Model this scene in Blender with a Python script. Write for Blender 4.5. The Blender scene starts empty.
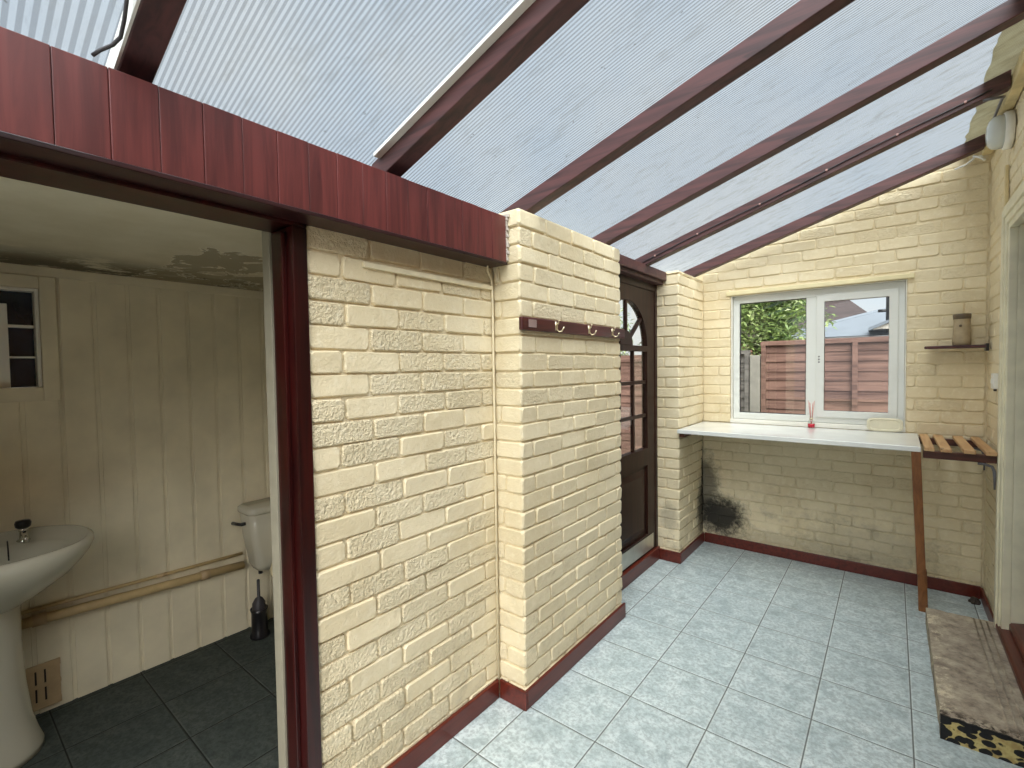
import bpy, bmesh, math, random
from mathutils import Vector, Matrix
random.seed(7)
C = bpy.context.scene.collection
SC = bpy.context.scene

# ------------------------------------------------------------------ camera, sky, exposure
cam_d = bpy.data.cameras.new('camera'); cam = bpy.data.objects.new('camera', cam_d); C.objects.link(cam)
cam_d.sensor_width = 36.0; cam_d.lens = 16.726; cam_d.clip_start = 0.02; cam_d.clip_end = 300
cr, cu, cf = (0.781363, 0.623906, -0.014603), (-0.009845, 0.035719, 0.999313), (-0.623999, 0.780683, -0.034052)
cam.matrix_world = Matrix(((cr[0], cu[0], -cf[0], 1.24124), (cr[1], cu[1], -cf[1], -2.29668), (cr[2], cu[2], -cf[2], 1.4951), (0, 0, 0, 1)))
SC.camera = cam
SC.view_settings.view_transform = 'Standard'; SC.view_settings.look = 'None'
SC.view_settings.gamma = 1.0; SC.view_settings.use_curve_mapping = False
SC.view_settings.exposure = 0.0

W = bpy.data.worlds.new('overcast_sky'); SC.world = W; W.use_nodes = True
wn = W.node_tree.nodes; wl = W.node_tree.links; wn.clear()
wo = wn.new('ShaderNodeOutputWorld'); bg = wn.new('ShaderNodeBackground')
tc = wn.new('ShaderNodeTexCoord'); nz = wn.new('ShaderNodeTexNoise'); cr_ = wn.new('ShaderNodeValToRGB')
nz.inputs['Scale'].default_value = 2.6; nz.inputs['Detail'].default_value = 6; nz.inputs['Roughness'].default_value = 0.55
cr_.color_ramp.elements[0].position = 0.36; cr_.color_ramp.elements[0].color = (0.74, 0.86, 1.0, 1)
cr_.color_ramp.elements[1].position = 0.62; cr_.color_ramp.elements[1].color = (0.98, 0.99, 1.0, 1)
wl.new(tc.outputs['Generated'], nz.inputs['Vector']); wl.new(nz.outputs['Fac'], cr_.inputs['Fac'])
sep = wn.new('ShaderNodeSeparateXYZ'); mr = wn.new('ShaderNodeMapRange'); mr.interpolation_type = 'SMOOTHSTEP'
wl.new(tc.outputs['Generated'], sep.inputs[0]); wl.new(sep.outputs[2], mr.inputs['Value'])
mr.inputs['From Min'].default_value = 0.10; mr.inputs['From Max'].default_value = 0.24; mr.inputs['To Min'].default_value = 1.0; mr.inputs['To Max'].default_value = 0.55
wl.new(mr.outputs[0], bg.inputs['Strength'])
wl.new(cr_.outputs['Color'], bg.inputs['Color']); wl.new(bg.outputs['Background'], wo.inputs['Surface'])
sun_d = bpy.data.lights.new('hazy_sun', 'SUN'); sun = bpy.data.objects.new('hazy_sun', sun_d); C.objects.link(sun)
sun_d.energy = 14.0; sun_d.angle = math.radians(80); sun_d.color = (1.0, 0.97, 0.93)
sun.rotation_euler = Vector((-0.56, 0.62, -1.0)).to_track_quat('-Z', 'Y').to_euler()

# ------------------------------------------------------------------ node material helpers
def srgb(r, g, b):
    f = lambda c: c / 12.92 if c <= 0.04045 else ((c + 0.055) / 1.055) ** 2.4
    return (f(r / 255), f(g / 255), f(b / 255), 1.0)
class G:
    def __init__(s, name):
        s.m = bpy.data.materials.new(name); s.m.use_nodes = True
        s.n = s.m.node_tree.nodes; s.l = s.m.node_tree.links; s.n.clear()
        s.out = s.n.new('ShaderNodeOutputMaterial')
    def node(s, t, **k):
        nd = s.n.new(t)
        for a, v in k.items(): setattr(nd, a, v)
        return nd
    def put(s, nd, sock, v):
        i = nd.inputs[sock]
        if isinstance(v, bpy.types.NodeSocket): s.l.new(v, i)
        elif v is not None: i.default_value = v
    def obj(s): return s.node('ShaderNodeTexCoord').outputs['Object']
    def pos(s): return s.node('ShaderNodeNewGeometry').outputs['Position']
    def scale(s, vec, sc):
        m = s.node('ShaderNodeMapping'); s.put(m, 'Vector', vec); s.put(m, 'Scale', sc); return m.outputs['Vector']
    def noise(s, vec, sc, det=3, rough=0.55, dist=0.0):
        t = s.node('ShaderNodeTexNoise'); s.put(t, 'Vector', vec); s.put(t, 'Scale', sc); s.put(t, 'Detail', det)
        s.put(t, 'Roughness', rough); s.put(t, 'Distortion', dist); return t.outputs['Fac']
    def ramp(s, fac, stops):
        r = s.node('ShaderNodeValToRGB'); s.put(r, 'Fac', fac); e = r.color_ramp.elements
        while len(e) < len(stops): e.new(0.5)
        for el, (p, c) in zip(e, stops): el.position = p; el.color = c if len(c) == 4 else (*c, 1)
        return r.outputs['Color']
    def mask(s, fac, a, b):
        m = s.node('ShaderNodeMapRange'); m.interpolation_type = 'SMOOTHSTEP'
        s.put(m, 'Value', fac); s.put(m, 'From Min', a); s.put(m, 'From Max', b); return m.outputs['Result']
    def math(s, op, a, b=None, clamp=False):
        m = s.node('ShaderNodeMath', operation=op, use_clamp=clamp); s.put(m, 0, a)
        if b is not None: s.put(m, 1, b)
        return m.outputs[0]
    def mix(s, fac, a, b, blend='MIX'):
        m = s.node('ShaderNodeMix', data_type='RGBA', blend_type=blend)
        s.put(m, 0, fac); s.put(m, 6, a); s.put(m, 7, b); return m.outputs[2]
    def xyz(s, vec):
        q = s.node('ShaderNodeSeparateXYZ'); s.put(q, 0, vec); return q.outputs
    def bump(s, h, strength=0.3, dist=0.004, normal=None):
        b = s.node('ShaderNodeBump'); s.put(b, 'Height', h); s.put(b, 'Strength', strength); s.put(b, 'Distance', dist)
        s.put(b, 'Normal', normal); return b.outputs['Normal']
    def bsdf(s, col, rough=0.5, normal=None, metal=0.0, spec=0.5, **k):
        p = s.node('ShaderNodeBsdfPrincipled'); s.put(p, 'Base Color', col); s.put(p, 'Roughness', rough)
        s.put(p, 'Metallic', metal); s.put(p, 'Specular IOR Level', spec); s.put(p, 'Normal', normal)
        for a, v in k.items(): s.put(p, a.replace('_', ' '), v)
        s.l.new(p.outputs[0], s.out.inputs[0]); return p

def plain(name, col, rough=0.5, metal=0.0, spec=0.5, var=0.06, sc=18, bump=0.0):
    g = G(name); v = g.obj(); n = g.noise(v, sc, 4)
    d = tuple(c * (1 - var * 2) for c in col[:3]) + (1,); u = tuple(min(1, c * (1 + var * 2)) for c in col[:3]) + (1,)
    c = g.ramp(n, [(0.3, d), (0.7, u)])
    g.bsdf(c, rough, g.bump(g.noise(v, sc * 6, 3), bump, 0.002) if bump else None, metal, spec)
    return g.m
def wood(name, base, dark, axis='z', rough=0.4, scale=1.0, bump=0.15, spec=0.5, knots=True):
    g = G(name); v = g.obj(); lo, hi = 2.2 * scale, 34 * scale
    sc = {'x': (lo, hi, hi), 'y': (hi, lo, hi), 'z': (hi, hi, lo)}[axis]
    n = g.noise(g.scale(v, sc), 1.0, 5, 0.6, 0.6); big = g.noise(v, 3.1, 3)
    c = g.mix(g.mask(n, 0.35, 0.72), base, dark)
    c = g.mix(g.math('MULTIPLY', g.mask(big, 0.45, 0.75), 0.35), c, dark)
    if knots:
        k = g.noise(g.scale(v, {'x': (5, 16, 16), 'y': (16, 5, 16), 'z': (16, 16, 5)}[axis]), 1.0, 1)
        c = g.mix(g.math('MULTIPLY', g.mask(k, 0.74, 0.8), 0.6), c, tuple(x * 0.35 for x in dark[:3]) + (1,))
    g.bsdf(c, rough, g.bump(n, bump, 0.002), 0.0, spec)
    return g.m

# ------------------------------------------------------------------ materials
def cream_brick(name, mould=None, grime=0.35):
    g = G(name); v = g.pos()
    a = srgb(232, 217, 183); b = srgb(221, 204, 167); d = srgb(240, 228, 200)
    c = g.mix(g.mask(g.noise(v, 2.3, 4), 0.35, 0.68), a, b)
    c = g.mix(g.math('MULTIPLY', g.mask(g.noise(v, 38, 4), 0.5, 0.72), 0.45), c, d)
    # grey grubby wear low on the wall
    z = g.xyz(v)[2]
    low = g.math('SUBTRACT', 1.0, g.mask(z, 0.05, 0.75))
    gm = g.math('MULTIPLY', g.mask(g.noise(v, 9, 6, 0.7), 0.5, 0.72), g.math('MULTIPLY', low, grime))
    c = g.mix(gm, c, srgb(140, 126, 104))
    sp = g.math('MULTIPLY', g.mask(g.noise(v, 60, 2), 0.73, 0.78), 0.35)
    c = g.mix(sp, c, srgb(120, 100, 70))
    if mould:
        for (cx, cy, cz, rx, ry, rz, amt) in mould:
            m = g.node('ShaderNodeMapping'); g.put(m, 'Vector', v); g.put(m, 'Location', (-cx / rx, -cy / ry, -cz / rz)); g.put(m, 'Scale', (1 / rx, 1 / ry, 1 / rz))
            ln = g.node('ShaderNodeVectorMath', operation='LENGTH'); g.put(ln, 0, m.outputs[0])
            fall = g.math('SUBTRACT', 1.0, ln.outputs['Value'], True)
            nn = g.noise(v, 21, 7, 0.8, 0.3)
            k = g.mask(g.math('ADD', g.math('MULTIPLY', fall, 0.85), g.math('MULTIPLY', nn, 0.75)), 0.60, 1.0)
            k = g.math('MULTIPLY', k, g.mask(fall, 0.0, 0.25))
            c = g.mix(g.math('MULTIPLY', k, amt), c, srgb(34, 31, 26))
    at = g.node('ShaderNodeAttribute', attribute_name='rough_face', attribute_type='GEOMETRY')
    rough_n = g.noise(v, 85, 3, 0.6, 0.4)
    fine = g.noise(v, 160, 4, 0.6)
    wav = g.noise(v, 22, 3)
    h = g.math('ADD', g.math('MULTIPLY', g.math('MULTIPLY', rough_n, at.outputs['Fac']), 2.0), g.math('MULTIPLY', fine, 0.22))
    h = g.math('ADD', h, g.math('MULTIPLY', wav, 0.55))
    g.bsdf(c, 0.62, g.bump(h, 0.85, 0.010), 0.0, 0.35)
    return g.m
M = {}
M['brick'] = cream_brick('cream_painted_brick')
M['brick_mould'] = cream_brick('cream_painted_brick_mouldy', [(0.14, 1.83, 0.24, 0.36, 0.5, 0.32, 0.97), (0.02, 1.83, 0.45, 0.20, 0.5, 0.55, 0.75), (1.1, 1.83, 0.2, 0.75, 0.5, 0.28, 0.22), (0.7, 1.83, 0.1, 1.1, 0.5, 0.18, 0.22)], 0.5)
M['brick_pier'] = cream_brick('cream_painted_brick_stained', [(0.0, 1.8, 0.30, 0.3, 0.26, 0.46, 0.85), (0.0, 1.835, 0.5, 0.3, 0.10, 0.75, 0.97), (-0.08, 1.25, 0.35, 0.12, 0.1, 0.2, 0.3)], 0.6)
M['render'] = plain('cream_render', srgb(228, 215, 172), 0.6, var=0.05, sc=6, bump=0.35)
M['cream_gloss'] = plain('cream_gloss_paint', srgb(226, 218, 190), 0.35, var=0.05, sc=9, bump=0.08)
M['cream_panel'] = plain('cream_washroom_boarding', srgb(224, 213, 184), 0.45, var=0.05, sc=5, bump=0.06)
M['cladding'] = wood('mahogany_cladding', srgb(108, 50, 46), srgb(78, 34, 32), 'z', 0.36, 1.0, 0.12)
M['lip'] = wood('mahogany_dark_y', srgb(52, 22, 22), srgb(30, 12, 13), 'y', 0.35, 1.0, 0.1)
M['frame'] = wood('mahogany_frame', srgb(54, 12, 10), srgb(26, 6, 6), 'z', 0.28, 1.0, 0.08)
M['rafter'] = wood('mahogany_rafter', srgb(92, 56, 55), srgb(58, 38, 39), 'x', 0.5, 1.0, 0.15)
M['skirting'] = wood('mahogany_skirting', srgb(102, 38, 26), srgb(74, 25, 16), 'y', 0.3, 1.0, 0.1)
M['door'] = wood('dark_brown_door', srgb(50, 27, 20), srgb(31, 16, 12), 'z', 0.4, 1.0, 0.08, 0.22)
M['sill'] = wood('brown_sill', srgb(104, 46, 34), srgb(66, 26, 20), 'y', 0.35, 1.0, 0.12)
M['rackwood'] = wood('coat_rack_wood', srgb(84, 34, 32), srgb(56, 20, 20), 'y', 0.35, 1.0, 0.1)
M['shelfwood'] = wood('wall_shelf_wood', srgb(84, 42, 44), srgb(54, 24, 28), 'x', 0.4, 1.0, 0.1)
M['pine'] = wood('varnished_pine', srgb(208, 168, 120), srgb(178, 128, 82), 'y', 0.42, 1.0, 0.12)
M['pine_dark'] = wood('stained_pine_dark', srgb(92, 46, 26), srgb(58, 26, 16), 'x', 0.45, 1.0, 0.12)
M['leg'] = wood('stained_pine_leg', srgb(146, 94, 50), srgb(108, 62, 28), 'z', 0.4, 1.0, 0.12)
M['upvc'] = plain('white_upvc', srgb(224, 225, 219), 0.3, var=0.015, sc=4)
M['white_paint'] = plain('white_paint', srgb(236, 232, 220), 0.4, var=0.03, sc=8, bump=0.05)
M['counter'] = plain('white_laminate', srgb(222, 222, 217), 0.14, var=0.03, sc=5)
M['ceramic'] = plain('white_ceramic', srgb(192, 187, 168), 0.12, var=0.01, sc=3)
M['chrome'] = plain('chrome', srgb(205, 205, 200), 0.2, 1.0, var=0.02)
M['brass'] = plain('pale_brass', srgb(214, 200, 170), 0.28, 1.0, var=0.05)
M['steel'] = plain('brushed_steel', srgb(198, 196, 186), 0.35, 0.85, var=0.05, sc=10)
M['iron'] = plain('dull_iron_bracket', srgb(110, 108, 112), 0.5, 0.6, var=0.1)
M['black'] = plain('black_plastic', srgb(24, 22, 24), 0.3, var=0.1)
M['cable'] = plain('dark_cable', srgb(52, 48, 50), 0.5, var=0.1)
M['clip'] = plain('faded_pink_clip', srgb(178, 140, 132), 0.5)
M['edging'] = plain('grey_white_edging', srgb(148, 142, 124), 0.5, var=0.04)
M['cable_cream'] = plain('cream_painted_cable', srgb(228, 214, 180), 0.5, var=0.05)
M['white_plastic'] = plain('white_plastic', srgb(232, 230, 222), 0.35, var=0.02)
M['grille'] = plain('beige_plastic_grille', srgb(186, 160, 122), 0.5, var=0.05)
M['grille_dark'] = plain('grille_void', srgb(52, 42, 34), 0.8, var=0.05)
M['pottery'] = plain('stoneware', srgb(166, 148, 118), 0.55, var=0.08, sc=25, bump=0.1)
M['pottery_dark'] = plain('stoneware_glaze', srgb(96, 82, 64), 0.45, var=0.08)
M['lead'] = plain('tan_flashing', srgb(214, 196, 150), 0.7, var=0.12, sc=9, bump=0.3)
g = G('weathered_tan_flashing'); v = g.pos(); fc = g.ramp(g.noise(v, 9, 5, 0.6), [(0.3, srgb(200, 184, 142)), (0.7, srgb(232, 218, 180))])
fd = g.node('ShaderNodeBsdfDiffuse'); g.put(fd, 'Color', fc); ft = g.node('ShaderNodeBsdfTranslucent'); g.put(ft, 'Color', fc); fmx = g.node('ShaderNodeMixShader'); g.put(fmx, 0, 0.13)
g.l.new(fd.outputs[0], fmx.inputs[1]); g.l.new(ft.outputs[0], fmx.inputs[2]); g.l.new(fmx.outputs[0], g.out.inputs[0]); M['flashing'] = g.m
M['filler'] = plain('grey_white_filler', srgb(186, 176, 164), 0.8, var=0.08, sc=30, bump=0.5)
M['scrap'] = plain('dark_scrap', srgb(66, 56, 48), 0.8, var=0.2, sc=40)
M['reed'] = plain('pink_reed', srgb(196, 128, 116), 0.6, var=0.1)
M['red_oil'] = plain('red_oil', srgb(206, 22, 52), 0.15, var=0.05)

g = G('clear_glass'); lw = g.node('ShaderNodeFresnel'); bf = g.node('ShaderNodeNewGeometry'); g.put(lw, 'IOR', g.math('ADD', g.math('MULTIPLY', bf.outputs['Backfacing'], 1 / 1.45 - 1.45), 1.45))
tr = g.node('ShaderNodeBsdfTransparent'); g.put(tr, 'Color', (0.94, 0.96, 0.95, 1)); gl = g.node('ShaderNodeBsdfGlossy'); g.put(gl, 'Roughness', 0.02)
mx = g.node('ShaderNodeMixShader'); g.put(mx, 0, lw.outputs[0]); g.l.new(tr.outputs[0], mx.inputs[1]); g.l.new(gl.outputs[0], mx.inputs[2]); g.l.new(mx.outputs[0], g.out.inputs[0]); M['glass'] = g.m
g = G('unlit_room_pane'); v = g.obj()  # opaque pane; the unlit room behind is painted in as dark colour
g.bsdf(g.ramp(g.noise(v, 7, 3), [(0.3, srgb(10, 14, 22)), (0.75, srgb(34, 44, 60))]), 0.12); M['unlit_pane'] = g.m
g = G('frosted_lamp_glass'); g.bsdf(srgb(226, 230, 226), 0.18, None, 0.0, 0.5, Transmission_Weight=0.25); M['frost'] = g.m

# ribbed translucent roofing: clear, milky and grubby parts
def roof_mat(name, pitch, base, dirt, clear):
    g = G(name); v = g.pos(); x, y, z = g.xyz(v)
    ph = g.math('SINE', g.math('MULTIPLY', y, 2 * math.pi / pitch))
    rib = g.mask(ph, -0.3, 0.4)
    n1 = g.noise(g.scale(v, (1.2, 16, 1)), 1.0, 5, 0.65); n2 = g.noise(g.scale(v, (9, 26, 1)), 1.0, 4, 0.7)
    col = g.mix(g.math('MULTIPLY', rib, 0.75), base, tuple(c * 0.55 for c in base[:3]) + (1,))
    col = g.mix(g.math('MULTIPLY', g.mask(n2, 0.48, 0.72), dirt), col, (0.42, 0.44, 0.42, 1))
    col = g.mix(g.math('MULTIPLY', g.mask(n1, 0.5, 0.75), dirt * 0.8), col, (0.5, 0.55, 0.6, 1))
    spots = g.mask(g.noise(v, 30, 3, 0.6), 0.70, 0.76)
    col = g.mix(g.math('MULTIPLY', spots, 0.55), col, (0.12, 0.11, 0.07, 1))
    t = g.node('ShaderNodeBsdfTransparent'); g.put(t, 'Color', col)
    tl = g.node('ShaderNodeBsdfTranslucent'); g.put(tl, 'Color', col)
    df = g.node('ShaderNodeBsdfDiffuse'); g.put(df, 'Color', g.mix(1.0, col, (0.9, 0.92, 0.95, 1), 'MULTIPLY'))
    m1 = g.node('ShaderNodeMixShader'); g.put(m1, 0, 0.45); g.l.new(tl.outputs[0], m1.inputs[1]); g.l.new(df.outputs[0], m1.inputs[2])
    m2 = g.node('ShaderNodeMixShader'); g.put(m2, 0, clear); g.l.new(m1.outputs[0], m2.inputs[1]); g.l.new(t.outputs[0], m2.inputs[2])
    g.l.new(m2.outputs[0], g.out.inputs[0]); return g.m
M['roof'] = roof_mat('ribbed_polycarbonate', 0.0135, (0.80, 0.885, 0.95, 1), 0.30, 0.80)
M['roof_wide'] = roof_mat('ribbed_polycarbonate_wide', 0.021, (0.80, 0.89, 0.96, 1), 0.30, 0.82)
M['roof_grubby'] = roof_mat('ribbed_polycarbonate_grubby', 0.0135, (0.82, 0.89, 0.935, 1), 0.50, 0.76)

# grey-blue mottled floor tiles on a 33 cm grid
def tile_mat(name, tone, rg=0.22, sp=0.5):
    g = G(name); v = g.pos(); x, y, z = g.xyz(v)
    fx = g.math('FRACT', g.math('ADD', g.math('DIVIDE', x, 0.33), 20.0)); fy = g.math('FRACT', g.math('ADD', g.math('DIVIDE', y, 0.33), 20.0))
    dx = g.math('ABSOLUTE', g.math('SUBTRACT', fx, 0.5)); dy = g.math('ABSOLUTE', g.math('SUBTRACT', fy, 0.5))
    edge = g.math('MAXIMUM', dx, dy)
    grout = g.mask(edge, 0.4905, 0.4945); round_ = g.mask(edge, 0.478, 0.494)
    ix = g.math('FLOOR', g.math('ADD', g.math('DIVIDE', x, 0.33), 20.0)); iy = g.math('FLOOR', g.math('ADD', g.math('DIVIDE', y, 0.33), 20.0))
    wnz = g.node('ShaderNodeTexWhiteNoise', noise_dimensions='2D'); cmb = g.node('ShaderNodeCombineXYZ'); g.put(cmb, 0, ix); g.put(cmb, 1, iy); g.put(wnz, 'Vector', cmb.outputs[0])
    off = g.node('ShaderNodeVectorMath', operation='ADD'); g.put(off, 0, v); sc3 = g.node('ShaderNodeVectorMath', operation='SCALE'); g.put(sc3, 0, wnz.outputs['Color']); sc3.inputs['Scale'].default_value = 9.0; g.l.new(sc3.outputs[0], off.inputs[1])
    n1 = g.noise(off.outputs[0], 13, 6, 0.68, 0.5); n2 = g.noise(off.outputs[0], 62, 5, 0.7); n3 = g.noise(off.outputs[0], 24, 5, 0.75, 0.6); le = g.math('MULTIPLY', g.mask(edge, 0.468, 0.485), 0.30)
    col = g.ramp(n1, [(0.30, srgb(160, 173, 174)), (0.45, srgb(188, 201, 201)), (0.6, srgb(210, 220, 219)), (0.8, srgb(226, 233, 231))])
    col = g.mix(g.math('MULTIPLY', g.mask(n2, 0.42, 0.62), 0.6), col, srgb(142, 152, 153)); col = g.mix(g.math('MULTIPLY', g.mask(n3, 0.52, 0.68), 0.5), col, srgb(140, 152, 152)); col = g.mix(le, col, srgb(226, 234, 230))
    col = g.mix(g.math('MULTIPLY', wnz.outputs['Value'], 0.10), col, srgb(120, 132, 136))
    col = g.mix(1.0, g.mix(grout, col, srgb(104, 108, 106)), tone, 'MULTIPLY')
    hgt = g.math('ADD', g.math('MULTIPLY', round_, -1.0), g.math('MULTIPLY', g.noise(v, 30, 4), 0.22))
    g.bsdf(col, g.math('ADD', rg, g.math('MULTIPLY', n2, 0.22)), g.bump(hgt, 0.6, 0.003), 0.0, sp); return g.m
M['tiles'] = tile_mat('grey_mottled_tiles', (1, 1, 1, 1))
M['tiles_shaded'] = tile_mat('shaded_washroom_tiles', (0.11, 0.112, 0.098, 1), 0.55, 0.15)  # same tiles darkened: the washroom shade is painted into their colour

# peeling washroom ceiling
g = G('peeling_ceiling'); v = g.pos(); x, y, z = g.xyz(v)
base = g.ramp(g.noise(v, 5, 4), [(0.3, srgb(200, 188, 158)), (0.7, srgb(214, 204, 178))])
near_wall = g.math('SUBTRACT', 1.0, g.mask(x, -1.58, -1.15)); far_end = g.mask(y, -1.78, -1.58)
stain = g.math('MULTIPLY', g.mask(g.noise(g.scale(v, (1, 0.6, 1)), 8, 7, 0.72), 0.40, 0.52), near_wall)
c1 = g.mix(g.math('MULTIPLY', stain, 0.9), base, srgb(72, 60, 40))
area = g.math('MULTIPLY', far_end, g.math('SUBTRACT', 1.0, g.mask(x, -0.85, -0.6)))
pn_ = g.math('ADD', g.noise(v, 5.5, 6, 0.62, 0.8), g.math('MULTIPLY', g.math('SUBTRACT', area, 1.0), 0.6))
patch = g.mask(pn_, 0.46, 0.475); rim_ = g.math('MULTIPLY', g.mask(pn_, 0.43, 0.46), g.math('SUBTRACT', 1.0, patch))
c1 = g.mix(g.math('MULTIPLY', patch, 0.8), c1, srgb(150, 138, 112)); c1 = g.mix(g.math('MULTIPLY', rim_, 0.7), c1, srgb(232, 224, 200))
hole = g.math('MULTIPLY', g.mask(g.noise(v, 11, 4, 0.6), 0.66, 0.69), g.math('MULTIPLY', far_end, near_wall))
c1 = g.mix(hole, c1, srgb(30, 24, 18))
g.bsdf(c1, 0.7, g.bump(g.math('SUBTRACT', g.noise(v, 14, 5), patch), 0.6, 0.006), 0, 0.3); M['peel'] = g.m

# grubby concrete step with flaking black over yellow on its front
g = G('grubby_step'); v = g.pos(); x, y, z = g.xyz(v)
n = g.noise(v, 11, 7, 0.72); n2 = g.noise(v, 42, 5, 0.7)
c1 = g.ramp(n, [(0.3, srgb(116, 104, 92)), (0.45, srgb(160, 146, 128)), (0.6, srgb(184, 170, 148)), (0.75, srgb(204, 190, 166))])
c1 = g.mix(g.math('MULTIPLY', g.mask(n2, 0.5, 0.68), 0.45), c1, srgb(112, 100, 88))
lft = g.math('MULTIPLY', g.math('SUBTRACT', 1.0, g.mask(x, 1.42, 1.5)), g.mask(g.noise(v, 16, 6, 0.75), 0.5, 0.62))
c1 = g.mix(g.math('MULTIPLY', lft, 0.85), c1, srgb(222, 208, 178))
edge_b = g.math('MULTIPLY', g.math('SUBTRACT', 1.0, g.mask(y, 0.2, 0.27)), g.mask(n2, 0.42, 0.6))
c1 = g.mix(edge_b, c1, srgb(60, 50, 42))
g.bsdf(c1, 0.85, g.bump(g.math('ADD', n2, g.math('MULTIPLY', n, 1.5)), 0.8, 0.006), 0, 0.2); M['step'] = g.m
g = G('flaking_yellow_black_paint'); v = g.pos()
vo = g.node('ShaderNodeTexVoronoi', feature='F1'); g.put(vo, 'Vector', g.scale(v, (27, 27, 40))); g.put(vo, 'Scale', 1.0); g.put(vo, 'Randomness', 1.0)
z = g.xyz(v)[2]
bl = g.math('ADD', g.math('SUBTRACT', 0.60, vo.outputs['Distance']), g.math('SUBTRACT', g.math('MULTIPLY', g.noise(v, 30, 4), 0.55), 0.25))
bl = g.math('ADD', bl, g.math('MULTIPLY', g.mask(z, 0.078, 0.095), 0.7))
c1 = g.mix(g.mask(bl, 0.03, 0.1), g.ramp(g.noise(v, 40, 4), [(0.35, srgb(160, 138, 86)), (0.6, srgb(192, 176, 116)), (0.8, srgb(128, 100, 66))]), srgb(18, 17, 18))
g.bsdf(c1, 0.6, g.bump(bl, 0.5, 0.004), 0, 0.4); M['step_front'] = g.m

M['fence'] = wood('red_brown_fence', srgb(124, 96, 86), srgb(84, 62, 56), 'x', 0.8, 0.9, 0.4, 0.2)
M['fence_grey'] = wood('weathered_grey_fence', srgb(120, 116, 112), srgb(80, 78, 76), 'x', 0.85, 0.9, 0.4, 0.2)
M['concrete'] = plain('concrete', srgb(128, 125, 118), 0.9, var=0.08, sc=12, bump=0.4)
M['ground'] = plain('garden_ground', srgb(132, 130, 118), 0.95, var=0.1, sc=3, bump=0.5)
M['slate'] = plain('grey_roof_felt', srgb(104, 112, 122), 0.75, var=0.05, sc=3, bump=0.2)
M['tile_roof'] = wood('brown_roof_tiles', srgb(74, 64, 64), srgb(52, 46, 46), 'x', 0.8, 0.4, 0.5, 0.2, False)
M['house_wall'] = plain('pale_house_render', srgb(206, 200, 190), 0.9, var=0.05, sc=3)
M['bark'] = plain('bark', srgb(88, 72, 56), 0.9, var=0.2, sc=20, bump=0.6)
g = G('leaf_green'); oi = g.node('ShaderNodeAttribute', attribute_name='leaf_tint', attribute_type='GEOMETRY')
lc = g.ramp(oi.outputs['Fac'], [(0.0, srgb(58, 82, 46)), (0.4, srgb(112, 138, 78)), (0.75, srgb(168, 186, 118)), (1.0, srgb(222, 228, 196))])
dfl = g.node('ShaderNodeBsdfPrincipled'); g.put(dfl, 'Base Color', lc); g.put(dfl, 'Roughness', 0.4)
tll = g.node('ShaderNodeBsdfTranslucent'); g.put(tll, 'Color', lc); mm = g.node('ShaderNodeMixShader'); g.put(mm, 0, 0.35)
g.l.new(dfl.outputs[0], mm.inputs[1]); g.l.new(tll.outputs[0], mm.inputs[2]); g.l.new(mm.outputs[0], g.out.inputs[0]); M['leaf'] = g.m

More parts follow.
